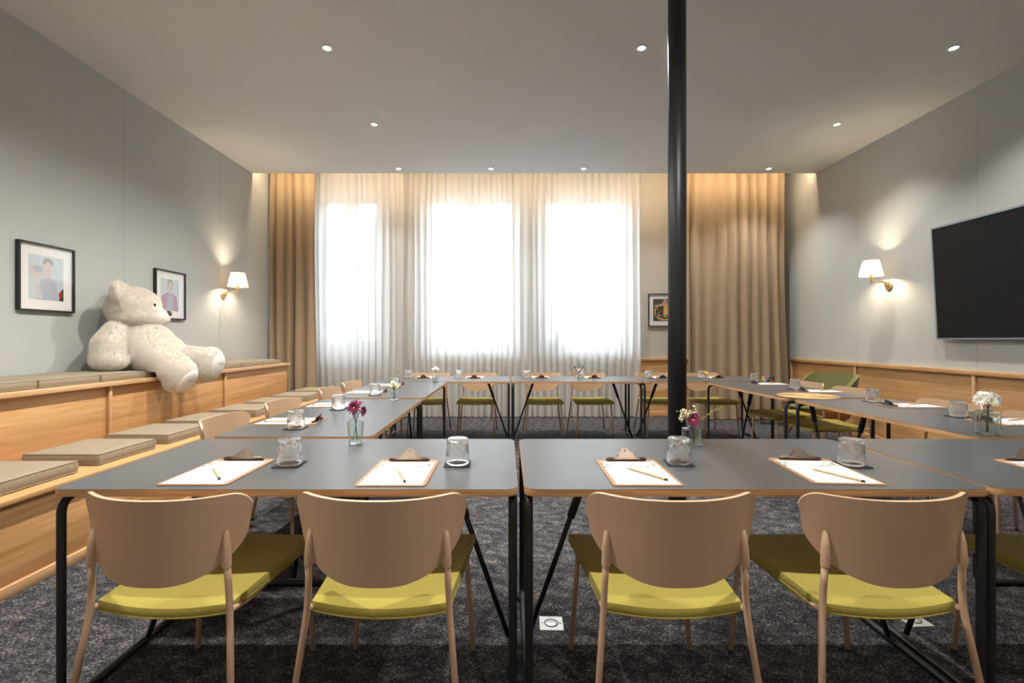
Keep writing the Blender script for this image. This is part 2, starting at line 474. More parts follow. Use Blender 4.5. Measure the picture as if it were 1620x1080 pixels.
# ------------------------------------------------------------------ mesh builder
class MB:
    def __init__(self):
        self.bm = bmesh.new()
        self.mats = []

    def mi(self, m):
        if m is None:
            m = self.mats[0] if self.mats else None
        if m not in self.mats:
            self.mats.append(m)
        return self.mats.index(m)

    def _tag(self, faces, m, smooth):
        i = self.mi(m) if m else 0
        for f in faces:
            f.material_index = i
            f.smooth = smooth

    def box(self, lo, hi, m=None, bevel=0.0, seg=2, mat4=None):
        lo, hi = Vector(lo), Vector(hi)
        b2 = bmesh.new()
        bmesh.ops.create_cube(b2, size=1.0)
        for v in b2.verts:
            v.co = Vector((lo[i] + (v.co[i] + 0.5) * (hi[i] - lo[i]) for i in range(3)))
        if bevel > 0:
            bmesh.ops.bevel(b2, geom=b2.edges[:], offset=bevel, segments=seg, affect='EDGES', profile=0.5)
        self.merge(b2, m, bevel > 0, mat4)
        return self

    def merge(self, b2, m=None, smooth=False, mat4=None):
        if mat4 is not None:
            bmesh.ops.transform(b2, matrix=mat4, verts=b2.verts)
        bmesh.ops.recalc_face_normals(b2, faces=b2.faces)
        i = self.mi(m) if m else 0
        vm = {}
        for v in b2.verts:
            vm[v] = self.bm.verts.new(v.co)
        for f in b2.faces:
            try:
                nf = self.bm.faces.new([vm[v] for v in f.verts])
                nf.material_index = i
                nf.smooth = smooth
            except ValueError:
                pass
        b2.free()

    def tube(self, pts, r, m=None, seg=10, closed=False, caps=True, r_end=None):
        pts = [Vector(p) for p in pts]
        n = len(pts)
        rad = r if isinstance(r, (list, tuple)) else [r + ((r_end - r) * k / (n - 1) if r_end is not None else 0) for k in range(n)]
        b2 = bmesh.new()
        rings = []
        prev_n = None
        for k, p in enumerate(pts):
            if closed:
                t = (pts[(k + 1) % n] - pts[k - 1]).normalized()
            else:
                t = (pts[min(k + 1, n - 1)] - pts[max(k - 1, 0)]).normalized()
            if prev_n is None:
                ref = Vector((0, 0, 1)) if abs(t.z) < 0.9 else Vector((1, 0, 0))
                nn = t.cross(ref).normalized()
            else:
                nn = (prev_n - t * prev_n.dot(t)).normalized()
            prev_n = nn
            bb = t.cross(nn)
            rings.append([b2.verts.new(p + (nn * math.cos(2 * PI * j / seg) + bb * math.sin(2 * PI * j / seg)) * rad[k]) for j in range(seg)])
        for k in range(n if closed else n - 1):
            a, c = rings[k], rings[(k + 1) % n]
            for j in range(seg):
                b2.faces.new((a[j], a[(j + 1) % seg], c[(j + 1) % seg], c[j]))
        if caps and not closed:
            b2.faces.new(rings[0][::-1])
            b2.faces.new(rings[-1])
        self.merge(b2, m, True)
        return self

    def lathe(self, prof, m=None, seg=24, center=(0, 0, 0), smooth=True, mat4=None, disp=None):
        """prof: list of (r, z); r = 0 closes to a point."""
        b2 = bmesh.new()
        rings = []
        for r, z in prof:
            if r < 1e-6:
                rings.append([b2.verts.new((center[0], center[1], center[2] + z))])
            else:
                row = []
                for j in range(seg):
                    a = 2 * PI * j / seg
                    rr = r + (disp(a, z, r) if disp else 0)
                    row.append(b2.verts.new((center[0] + rr * math.cos(a), center[1] + rr * math.sin(a), center[2] + z)))
                rings.append(row)
        for k in range(len(rings) - 1):
            a, c = rings[k], rings[k + 1]
            for j in range(seg):
                q = (j + 1) % seg
                if len(a) == 1 and len(c) == 1:
                    continue
                if len(a) == 1:
                    b2.faces.new((a[0], c[q], c[j]))
                elif len(c) == 1:
                    b2.faces.new((a[j], a[q], c[0]))
                else:
                    b2.faces.new((a[j], a[q], c[q], c[j]))
        self.merge(b2, m, smooth, mat4)
        return self

    def ball(self, c, r, m=None, seg=12, rings=8, mat4=None):
        b2 = bmesh.new()
        bmesh.ops.create_uvsphere(b2, u_segments=seg, v_segments=rings, radius=1.0)
        rr = (r, r, r) if not isinstance(r, (tuple, list)) else r
        T = Matrix.Translation(Vector(c)) @ (mat4 or Matrix.Identity(4)) @ Matrix.Diagonal((*rr, 1))
        self.merge(b2, m, True, T)
        return self

    def prism(self, outline, z0, z1, m=None, bevel=0.0, mat4=None, smooth=False):
        """outline: xy points counter-clockwise, extruded from z0 to z1."""
        b2 = bmesh.new()
        lo = [b2.verts.new((x, y, z0)) for x, y in outline]
        hi = [b2.verts.new((x, y, z1)) for x, y in outline]
        n = len(outline)
        b2.faces.new(lo[::-1])
        top = b2.faces.new(hi)
        for j in range(n):
            b2.faces.new((lo[j], lo[(j + 1) % n], hi[(j + 1) % n], hi[j]))
        if bevel > 0:
            es = [e for e in top.edges]
            bmesh.ops.bevel(b2, geom=es, offset=bevel, segments=2, affect='EDGES', profile=0.5)
        self.merge(b2, m, smooth, mat4)
        return self

    def poly(self, pts, m=None, smooth=False):
        vs = [self.bm.verts.new(p) for p in pts]
        f = self.bm.faces.new(vs)
        f.material_index = self.mi(m) if m else 0
        f.smooth = smooth
        return self

    def sheet(self, fn, nu, nv, m=None, thick=0.0, smooth=True, closed_u=False):
        """fn(u, v) -> point for u, v in 0..1; thick > 0 gives it a back face and rim."""
        b2 = bmesh.new()
        P = [[Vector(fn(i / nu, j / nv)) for j in range(nv + 1)] for i in range(nu + 1)]
        V = [[b2.verts.new(P[i][j]) for j in range(nv + 1)] for i in range(nu + 1)]
        if closed_u:
            V[nu] = V[0]
        for i in range(nu):
            for j in range(nv):
                q = [V[i][j], V[i + 1][j], V[i + 1][j + 1], V[i][j + 1]]
                q = list(dict.fromkeys(q))
                if len(q) >= 3:
                    try:
                        b2.faces.new(q)
                    except ValueError:
                        pass
        bmesh.ops.remove_doubles(b2, verts=b2.verts, dist=1e-6)
        if thick:
            bmesh.ops.recalc_face_normals(b2, faces=b2.faces)
            bmesh.ops.solidify(b2, geom=b2.faces[:], thickness=thick)
        self.merge(b2, m, smooth)
        return self

    def mesh(self, name, m=None):
        me = bpy.data.meshes.new(name)
        if m is not None and not self.mats:
            self.mats = [m]
        bmesh.ops.recalc_face_normals(self.bm, faces=self.bm.faces) if False else None
        self.bm.to_mesh(me)
        self.bm.free()
        for k in self.mats:
            me.materials.append(k)
        return me

    def build(self, name, m=None, parent=None, loc=None, sharp=None):
        me = self.mesh(name, m)
        if sharp is not None:
            me.set_sharp_from_angle(angle=R(sharp))
        o = bpy.data.objects.new(name, me)
        COL.objects.link(o)
        if parent is not None:
            o.parent = parent
        if loc is not None:
            o.location = loc
        return o


def bake(o):
    """Apply an object's modifiers into its mesh."""
    bpy.context.view_layer.update()
    dg = bpy.context.evaluated_depsgraph_get()
    me = bpy.data.meshes.new_from_object(o.evaluated_get(dg))
    o.modifiers.clear()
    old = o.data
    o.data = me
    bpy.data.meshes.remove(old)
    me.name = o.name
    return o


def tag(o, label=None, cat=None, group=None, kind=None):
    if label:
        o['label'] = label
    if cat:
        o['category'] = cat
    if group:
        o['group'] = group
    if kind:
        o['kind'] = kind
    return o


def thing(name, label, cat, loc=(0, 0, 0), rz=0.0, group=None):
    o = bpy.data.objects.new(name, None)
    o.empty_display_size = 0.1
    COL.objects.link(o)
    o.location = loc
    o.rotation_euler = (0, 0, rz)
    return tag(o, label, cat, group)


def kids(o):
    return list(o.children)


def copy_tree(o, parent=None):
    c = o.copy()
    COL.objects.link(c)
    if parent is not None:
        c.parent = parent
    for ch in kids(o):
        copy_tree(ch, c)
    return c


class Proto:
    """First use moves the prototype itself, later uses are copies."""
    def __init__(self, root):
        self.root, self.used = root, False

    def put(self, label, loc, rz=0.0, group=None):
        o = self.root if not self.used else copy_tree(self.root)
        self.used = True
        o.location = loc
        e = o.rotation_euler.copy()
        o.rotation_euler = (e.x, e.y, rz)
        o['label'] = label
        if group:
            o['group'] = group
        return o


def structure(name, mb, m=None, label=None, parent=None, sharp=None):
    o = mb.build(name, m, parent, sharp=sharp)
    if parent is None:
        o['kind'] = 'structure'
        if label:
            o['label'] = label
    return o


def rrect(hx, hy, r, n=6):
    pts = []
    for cx, cy, a0 in ((hx - r, hy - r, 0), (-hx + r, hy - r, 90), (-hx + r, -hy + r, 180), (hx - r, -hy + r, 270)):
        for k in range(n + 1):
            a = R(a0 + 90 * k / n)
            pts.append((cx + r * math.cos(a), cy + r * math.sin(a)))
    return pts


def fillet(pts, r, n=5, closed=False):
    """Round the corners of a polyline."""
    pts = [Vector(p) for p in pts]
    out = []
    N = len(pts)
    for k in range(N):
        if not closed and k in (0, N - 1):
            out.append(pts[k])
            continue
        p, a, c = pts[k], pts[k - 1], pts[(k + 1) % N]
        d1, d2 = (a - p), (c - p)
        rr = min(r, d1.length * 0.49, d2.length * 0.49)
        s, e = p + d1.normalized() * rr, p + d2.normalized() * rr
        for i in range(n + 1):
            t = i / n
            out.append(s * (1 - t) ** 2 + p * 2 * t * (1 - t) + e * t * t)
    return out


# ------------------------------------------------------------------ room shell
structure('floor', MB().box((XL - 0.1, YN - 0.1, -0.08), (XR + 0.1, YB + 0.3, 0.0)), M['carpet'], 'dark charcoal carpet with pale woven flecks')
structure('ceiling', MB().box((XL - 0.1, YN - 0.1, ZC), (XR + 0.1, YE, ZC + 0.14), M['ceiling'])
          .box((XL - 0.1, YE - 0.6, ZU), (XR + 0.1, YB + 0.35, ZU + 0.1), M['ceiling'])
          .box((XL - 0.1, YE - 0.14, ZC + 0.14), (XR + 0.1, YE - 0.10, ZU), M['ceiling']),
          None, 'white lowered ceiling ending short of the windows')

# side walls with fabric panels that meet at fine seams
wl = structure('wall_left', MB().box((XL - 0.12, YN - 0.1, 0), (XL - 0.012, YB + 0.3, ZU)), M['seam'], 'grey fabric wall above the oak bench')
ys = [YN, -1.40, 0.10, 1.60, 3.10, 4.615, 6.14, YB]
for a, b in zip(ys[:-1], ys[1:]):
    structure('wall_panel', MB().box((XL - 0.012, a + 0.0015, 0), (XL, b - 0.0015, ZU)), M['wall'], parent=wl)
wr = structure('wall_right', MB().box((XR + 0.012, YN - 0.1, 0), (XR + 0.12, YB + 0.3, ZU)), M['seam'], 'grey fabric wall with the television')
ys = [YN, -1.65, -0.10, 1.45, 3.0, 4.55, 6.10, YB]
for a, b in zip(ys[:-1], ys[1:]):
    structure('wall_panel', MB().box((XR, a + 0.0015, 0), (XR + 0.012, b - 0.0015, ZU)), M['wall'], parent=wr)
structure('wall_near', MB().box((XL - 0.1, YN - 0.2, 0), (XR + 0.1, YN, ZU)), M['plaster'], 'plain wall behind the camera')

# window wall with three openings
WINS = [(-3.05, -2.0), (-1.32, 0.18), (0.55, 2.0)]
SILL, HEAD, REV = 1.03, 3.58, 0.30
wb_ = MB()
xs = [XL - 0.1] + [v for w in WINS for v in w] + [XR + 0.1]
for k in range(0, len(xs), 2):
    wb_.box((xs[k], YB, 0), (xs[k + 1], YB + REV, ZU))
for a, b in WINS:
    wb_.box((a, YB, 0), (b, YB + REV, SILL))
    wb_.box((a, YB, HEAD), (b, YB + REV, ZU))
structure('wall_back', wb_, M['plaster'], 'beige wall with three tall windows behind sheer curtains')
for k, (a, b) in enumerate(WINS):
    wy0, wy1 = YB + 0.16, YB + 0.22
    w = structure('window_%d' % (k + 1), MB().box((a, wy0, SILL), (a + 0.085, wy1, HEAD), bevel=0.006)
                  .box((b - 0.085, wy0, SILL), (b, wy1, HEAD), bevel=0.006)
                  .box((a + 0.085, wy0, HEAD - 0.10), (b - 0.085, wy1, HEAD), bevel=0.006)
                  .box((a + 0.085, wy0, SILL), (b - 0.085, wy1, SILL + 0.10), bevel=0.006), M['winframe'], 'tall white casement window behind the sheers')
    c = (a + b) / 2
    structure('mullion', MB().box((c - 0.06, wy0 - 0.008, SILL + 0.10), (c + 0.06, wy1 - 0.002, HEAD - 0.10), bevel=0.006), M['winframe'], parent=w)
    for p0, p1 in ((a + 0.085, c - 0.06), (c + 0.06, b - 0.085)):
        structure('sash', MB().box((p0, wy0 + 0.01, SILL + 0.10), (p0 + 0.04, wy1 - 0.01, HEAD - 0.10))
                  .box((p1 - 0.04, wy0 + 0.01, SILL + 0.10), (p1, wy1 - 0.01, HEAD - 0.10))
                  .box((p0 + 0.04, wy0 + 0.01, SILL + 0.10), (p1 - 0.04, wy1 - 0.01, SILL + 0.15))
                  .box((p0 + 0.04, wy0 + 0.01, HEAD - 0.14), (p1 - 0.04, wy1 - 0.01, HEAD - 0.10))
                  .box((p0 + 0.04, wy0 + 0.015, 2.68), (p1 - 0.04, wy1 - 0.015, 2.70)), M['winframe'], parent=w)
        structure('pane', MB().box((p0 + 0.035, wy0 + 0.028, SILL + 0.14), (p1 - 0.035, wy0 + 0.032, HEAD - 0.13)), M['pane'], parent=w)
    structure('window_sill', MB().box((a - 0.03, YB - 0.05, SILL - 0.035), (b + 0.03, YB + 0.165, SILL), bevel=0.006), M['winframe'], parent=w)

# sky portals in the openings: they only guide the sampling of the daylight
for k, (a, b) in enumerate(WINS):
    ld = bpy.data.lights.new('daylight_portal', 'AREA')
    ld.shape = 'RECTANGLE'
    ld.size, ld.size_y = b - a, HEAD - SILL
    ld.cycles.is_portal = True
    lo = bpy.data.objects.new('daylight_portal', ld)
    COL.objects.link(lo)
    lo.location = ((a + b) / 2, YB + REV + 0.01, (SILL + HEAD) / 2)
    lo.rotation_euler = (R(-90), 0, 0)

# LED strip in the slot behind the ceiling edge
cv = thing('cove_light', 'warm LED strip hidden in the slot over the curtains', 'light', (0, 0, 0))
MB().box((XL + 0.02, YE - 0.085, ZC + 0.142), (XR - 0.02, YE - 0.04, ZC + 0.155)).build('profile', M['spot_ring'], cv)
MB().box((XL + 0.03, YE - 0.078, ZC + 0.155), (XR - 0.03, YE - 0.047, ZC + 0.160)).build('diffuser', M['led'], cv)
ld = bpy.data.lights.new('cove_light_source', 'AREA')
ld.shape = 'RECTANGLE'
ld.size, ld.size_y = XR - XL - 0.1, 0.04
ld.energy = COVE_W
ld.color = COVE_COL
lo = bpy.data.objects.new('cove_light_source', ld)
COL.objects.link(lo)
lo.parent = cv
lo.location = ((XL + XR) / 2, YE + 0.02, ZC + 0.12)
lo.rotation_euler = (R(42), 0, 0)

# wainscot: structure trim_1 on the wall with the screen, trim_2 on the window wall
t1 = structure('trim_1', MB().box((XR - 0.05, YN, 0.885), (XR, 7.50, 0.93), bevel=0.003), M['oak'], 'oak wainscot under the television')
structure('panel', MB().box((XR - 0.018, YN, 0.0), (XR - 0.001, 7.48, 0.885)), M['oak'], parent=t1)
structure('skirting_strip', MB().box((XR - 0.035, YN, 0.0), (XR - 0.018, 7.48, 0.07), bevel=0.003), M['oak'], parent=t1)
for y in (-1.65, -0.10, 1.45, 3.0, 4.55, 6.10, 7.48):
    structure('stile', MB().box((XR - 0.045, y - 0.014, 0.07), (XR - 0.018, y + 0.014, 0.885), bevel=0.002), M['oak_edge'], parent=t1)
t2 = structure('trim_2', MB().box((2.02, YB - 0.045, 0.885), (XR - 0.06, YB, 0.93), bevel=0.003), M['oak_x'], 'oak wainscot on the window wall beside the column')
structure('panel', MB().box((2.03, YB - 0.018, 0.0), (XR - 0.06, YB - 0.001, 0.885)), M['oak_x'], parent=t2)
structure('skirting_strip', MB().box((2.03, YB - 0.033, 0.0), (XR - 0.06, YB - 0.018, 0.08), bevel=0.003), M['oak_x'], parent=t2)

# column
colm = structure('column', MB().tube([(1.02, 2.9, 0.0), (1.02, 2.9, ZC + 0.02)], 0.053, seg=40), M['column'], 'slim round black iron column between the tables')
structure('collar', MB().lathe([(0.0535, 0.0), (0.075, 0.0), (0.075, 0.012), (0.056, 0.03), (0.0535, 0.03)], center=(1.02, 2.9, 0), seg=32), M['column'], parent=colm)

# outside: street and the house across it
structure('street', MB().box((-30, YB + 0.4, -0.9), (30, 34, -0.8)), M['asphalt'], 'grey street outside the windows')
fac = thing('facade', 'pale house front across the street seen through the sheers', 'building', (0, 20.0, -0.8))
MB().box((-26, 0, 0), (26, 0.5, 7.1)).build('wall', M['facade'], fac)
MB().box((-26, -0.35, 6.55), (26, 0, 6.75)).box((-26, -0.55, 6.75), (26, 0, 7.1)).build('cornice', M['facade_trim'], fac)
MB().box((-26, -0.15, 3.6), (26, 0, 3.85)).build('string_course', M['facade_trim'], fac)
for k in range(11):
    x = -16 + k * 3.2
    for z in (1.1, 4.3):
        f = MB().box((x - 0.65, -0.06, z), (x - 0.55, 0, z + 1.9)).box((x + 0.55, -0.06, z), (x + 0.65, 0, z + 1.9)) \
            .box((x - 0.7, -0.1, z + 1.9), (x + 0.7, 0, z + 2.05)).box((x - 0.7, -0.12, z - 0.1), (x + 0.7, 0, z)).build('window', M['facade_trim'], fac)
        MB().box((x - 0.55, -0.02, z), (x + 0.55, -0.005, z + 1.9)).build('pane', M['facade_glass'], f)


# ------------------------------------------------------------------ curtains
def curtain(name, label, cat, x0, x1, y0, z0, z1, amp, wl_, m, seed, flare0=0.0, flare1=0.0, hem_m=None, nz=14, group=None, jitter=0.35):
    rnd = random.Random(seed)
    n = int(round((x1 - x0) / wl_)) * 10
    bounds = [0.0]
    while bounds[-1] < 1:
        bounds.append(bounds[-1] + wl_ / (x1 - x0) * (1 + jitter * (rnd.random() * 2 - 1)))
    amps = [amp * (0.65 + 0.7 * rnd.random()) for _ in bounds]
    ph = rnd.random() * 6

    def f(u, v):
        k = 0
        while k < len(bounds) - 2 and bounds[k + 1] < u:
            k += 1
        t = (u - bounds[k]) / (bounds[k + 1] - bounds[k])
        a = amps[k] * (0.55 + 0.45 * (1 - v)) * (1 + 0.15 * math.sin(3 * v + k))
        x = x0 + (x1 - x0) * u
        d = (1 - v) ** 2
        x += d * (flare0 * (1 - u) + flare1 * u)
        x += 0.25 * wl_ * math.sin(2 * PI * t) * 0.35 + 0.006 * math.sin(7 * v + k * 1.7)
        y = y0 - a * math.cos(2 * PI * t) + 0.008 * math.sin(5 * v + ph + k)
        return (x, y, z0 + (z1 - z0) * v)
    t = thing(name, label, cat, (0, 0, 0), 0, group)
    MB().sheet(f, n, nz, smooth=True).build('cloth', m, t)
    hm = hem_m or m
    top = MB().sheet(lambda u, v: Vector(f(u, 1 - 0.018 * (1 - v))) + Vector((0, -0.002, 0)), n, 1, smooth=True)
    top.build('heading_tape', hm, t)
    if hem_m:
        MB().sheet(lambda u, v: Vector(f(u, 0.022 * v)) + Vector((0, -0.002, 0)), n, 1, smooth=True).build('hem', hem_m, t)
    MB().box((x0, y0 - 0.012, z1), (x1, y0 + 0.012, z1 + 0.02)).build('rail', M['spot_ring'], t)
    return t


curtain('drape', 'heavy brown floor-length drape beside the grey wall and bench', 'curtain', -3.60, -2.92, 7.36, 0.012, 3.955, 0.05, 0.15, M['drape'], 3, 0, 0.03)
curtain('drape', 'wide heavy brown drape between the black column and wainscot wall', 'curtain', 2.73, 4.22, 7.36, 0.012, 3.955, 0.05, 0.165, M['drape'], 11, 0, 0.07)
curtain('sheer_curtain', 'translucent white sheer before the window next to brown drape', 'curtain', -2.96, -1.60, 7.485, 0.012, 3.955, 0.03, 0.095, M['sheer'], 5, 0, 0.0, M['sheer'])
curtain('sheer_curtain', 'broad translucent white sheer before the two windows near the column', 'curtain', -1.72, 2.11, 7.585, 0.012, 3.955, 0.03, 0.105, M['sheer'], 8, 0.0, 0.0, M['sheer'])


# ------------------------------------------------------------------ benches and cushions
def box_part(name, lo, hi, m, parent, bevel=0.002):
    return MB().box(lo, hi, bevel=bevel).build(name, m, parent)


ub = thing('bench', 'upper oak bench tier along the grey wall, carrying the bear', 'bench', (-3.3, 3.5, 0))
o = ub.location
Y0, Y1 = 0.5, 6.66
L = lambda x, y, z: (x - o.x, y - o.y, z)
box_part('seat_board', L(XL + 0.003, Y0, 0.868), L(-2.98, Y1, 0.90), M['oak_edge'], ub, 0.003)
box_part('back_board', L(XL + 0.003, Y0 + 0.02, 0.0), L(XL + 0.02, Y1 - 0.01, 0.868), M['oak'], ub)
for a, b in zip([0.52, 0.67, 2.17, 3.67, 5.17], [0.67, 2.17, 3.67, 5.17, Y1 - 0.02]):
    box_part('front_panel', L(-3.045, a, 0.455), L(-3.027, b - 0.006, 0.868), M['oak'], ub)
for y in (0.67, 2.17, 3.67, 5.17):
    box_part('stile', L(-3.024, y - 0.012, 0.469), L(-3.003, y + 0.012, 0.868), M['oak_edge'], ub)
box_part('end_panel', L(XL + 0.02, Y1 - 0.022, 0.0), L(-3.027, Y1 - 0.004, 0.868), M['oak_x'], ub)

lb = thing('bench', 'lower oak bench tier behind the table row, with square cushions', 'bench', (-2.7, 3.5, 0))
o = lb.location
L = lambda x, y, z: (x - o.x, y - o.y, z)
Y1 = 7.08
box_part('seat_board', L(-3.02, Y0, 0.440), L(-2.34, Y1, 0.468), M['oak'], lb, 0.003)
box_part('front_panel', L(-2.39, Y0 + 0.02, 0.0), L(-2.372, Y1 - 0.02, 0.440), M['oak'], lb)
box_part('plinth', L(-2.372, Y0 + 0.02, 0.0), L(-2.352, Y1 - 0.02, 0.055), M['oak_edge'], lb)
box_part('end_panel', L(-3.0, Y1 - 0.03, 0.0), L(-2.39, Y1 - 0.012, 0.440), M['oak_x'], lb)


def cushion_proto(hx, hy, h, label):
    t = thing('seat_cushion', label, 'cushion')
    rx = 0.035

    def surf(sign):
        def f(u, v):
            a, b = u * 2 - 1, v * 2 - 1
            x, y = a * hx, b * hy
            ed = max(abs(a), abs(b))
            cr = min(1, ((1 - abs(a)) * 8)) * min(1, ((1 - abs(b)) * 8))
            puff = 0.5 + 0.5 * cr
            pin = 0.012 * (1 - abs(a)) * 0 - 0.0
            # corners stay square, sides bow in slightly
            x *= 1 - 0.018 * (1 - b * b) * abs(a)
            y *= 1 - 0.018 * (1 - a * a) * abs(b)
            w = 0.0016 * math.sin(37 * a + 5 * b) * (ed ** 4)
            z = h / 2 + sign * (h * 0.42 + h * 0.10 * cr) + w * 0
            return (x, y, z)
        return f
    mb = MB()
    mb.sheet(surf(1), 16, 16)
    mb.sheet(surf(-1), 16, 16)
    # side boxing with small gathers
    top, bot = surf(1), surf(-1)

    def ring(u):
        k = (u % 1.0) * 4
        s, t_ = int(k), k - int(k)
        return [(t_, 0.0), (1.0, t_), (1 - t_, 1.0), (0.0, 1 - t_)][s]

    def side(u, v):
        a, b = ring(u)
        p, q = Vector(top(a, b)), Vector(bot(a, b))
        c = q.lerp(p, v)
        d = Vector((c.x, c.y, 0))
        if d.length > 0:
            bul = 0.006 * math.sin(PI * v) + 0.0024 * math.sin(2 * PI * u * 62 + 3 * math.sin(u * 60)) * (0.5 + 0.5 * math.sin(u * 95)) * math.sin(PI * v)
            d.normalize()
            c += d * bul
        return c
    mb.sheet(side, 192, 5, closed_u=True)
    mb.build('cover', M['cushion'], t)
    for nm, f in (('piping', top), ('piping', bot)):
        pts = [Vector(f(*ring(k / 48))) for k in range(48)]
        MB().tube(pts, 0.0030, seg=6, closed=True).build(nm, M['piping'], t)
    return t


ORD = ['first', 'second', 'third', 'fourth', 'fifth', 'sixth', 'seventh', 'eighth', 'ninth']
cp = Proto(cushion_proto(0.228, 0.228, 0.071, ''))
for k in range(8):
    lab = '%s square taupe cushion on the lower bench, counted from the camera end' % ORD[k]
    cp.put(lab, (-2.652 + random.uniform(-.006, .006), 2.51 + k * 0.60 + random.uniform(-.01, .01), 0.469), R(random.uniform(-1.2, 1.2)), 'cushions on the lower bench')
cp2 = Proto(cushion_proto(0.285, 0.228, 0.056, ''))
for k in range(9):
    y = 2.43 + k * 0.482
    lab = '%s deep taupe cushion on the upper bench, counted from the camera end' % ORD[k]
    if 3 <= k <= 4:
        lab = 'deep taupe cushion on the upper bench %s the white bear' % ('beneath' if k == 3 else 'just beyond')
    cp2.put(lab, (-3.335, y - 0.01, 0.901), R(random.uniform(-.6, .6)), 'cushions on the upper bench')


# ------------------------------------------------------------------ tables
def table_proto():
    Lx, Dy = 1.505, 0.79
    t = thing('folding_table', '', 'table')
    top = MB().prism(rrect(Lx / 2 - 0.0013, Dy / 2 - 0.0013, 0.0388), TZ - 0.0022, TZ, smooth=False).build('tabletop', M['laminate'], t)
    MB().prism(rrect(Lx / 2, Dy / 2, 0.04), TZ - 0.0235, TZ - 0.0015, bevel=0.0012).build('plywood_edge', M['ply'], top, sharp=40)
    r = 0.0135
    zt, hy = TZ - 0.0235 - r, Dy / 2 - 0.03
    for s in (-1, 1):
        x = s * (Lx / 2 - r - 0.001)
        loop = fillet([(x, -hy, zt), (x, hy, zt), (x, hy, r), (x, -hy, r)], 0.055, 6, closed=True)
        f = MB().tube(loop, r, seg=12, closed=True)
        for y in (-hy + 0.1, hy - 0.1):
            f.box((x - s * 0.10 - 0.0, y - 0.03, TZ - 0.036), (x, y + 0.03, TZ - 0.0235))
        fr = f.build('leg_frame', M['black'], t)
        a, b = Vector((x - s * 0.015, 0, 0.03)), Vector((x - s * 0.255, 0, TZ - 0.03))
        br = MB().tube([a, b], 0.0105, seg=10).build('brace', M['black'], t)
        p, q = a.lerp(b, 0.70), a.lerp(b, 0.985)
        mid = (p + q) / 2
        rot = (q - p).to_track_quat('Z', 'X').to_matrix().to_4x4()
        hl = (q - p).length / 2
        MB().box((-0.0145, -0.016, -hl), (0.0145, 0.016, hl), bevel=0.004, mat4=Matrix.Translation(mid) @ rot).build('hinge', M['black'], br)
        MB().lathe([(0, 0.0), (0.005, 0.0), (0.005, 0.004), (0, 0.005)], seg=10, mat4=Matrix.Translation(mid + Vector((0, -0.0165, 0.02))) @ Matrix.Rotation(R(90), 4, 'X')).build('bolt', M['bolt'], br)
    return t


tp = Proto(table_proto())
TG = 'dark folding tables set in a closed ring'
FY, BY = 1.945, 5.935
LXc, RXc = -1.045, 2.70
tabs = [
    (-0.718, FY, 0.0, 'dark laminate folding table in the near row, end next to the bench'),
    (0.810, FY, 0.0, 'dark laminate folding table in the near row, before the black column'),
    (2.335, FY - 0.008, -1.3, 'dark laminate folding table in the near row, corner cut by the frame'),
    (-0.718, BY, 0.0, 'dark folding table in the far row by the sheers, nearest the bench'),
    (0.81, BY, 0.0, 'dark folding table in the middle of the far row by the sheers'),
    (2.325, BY, 0.0, 'dark folding table in the far row before the brown drape'),
    (LXc - 0.025, 3.14, 90.5, 'dark folding table in the bench-side row, nearer the camera'),
    (LXc - 0.03, 4.735, 90.0, 'dark folding table in the bench-side row, nearer the windows'),
    (RXc, 3.145, 90.0, 'dark folding table in the wainscot-side row, nearer the camera'),
    (RXc - 0.04, 4.745, 91.0, 'dark folding table in the wainscot-side row, partly under straw mat'),
]
for x, y, a, lab in tabs:
    tp.put(lab, (x, y, 0), R(a), TG)


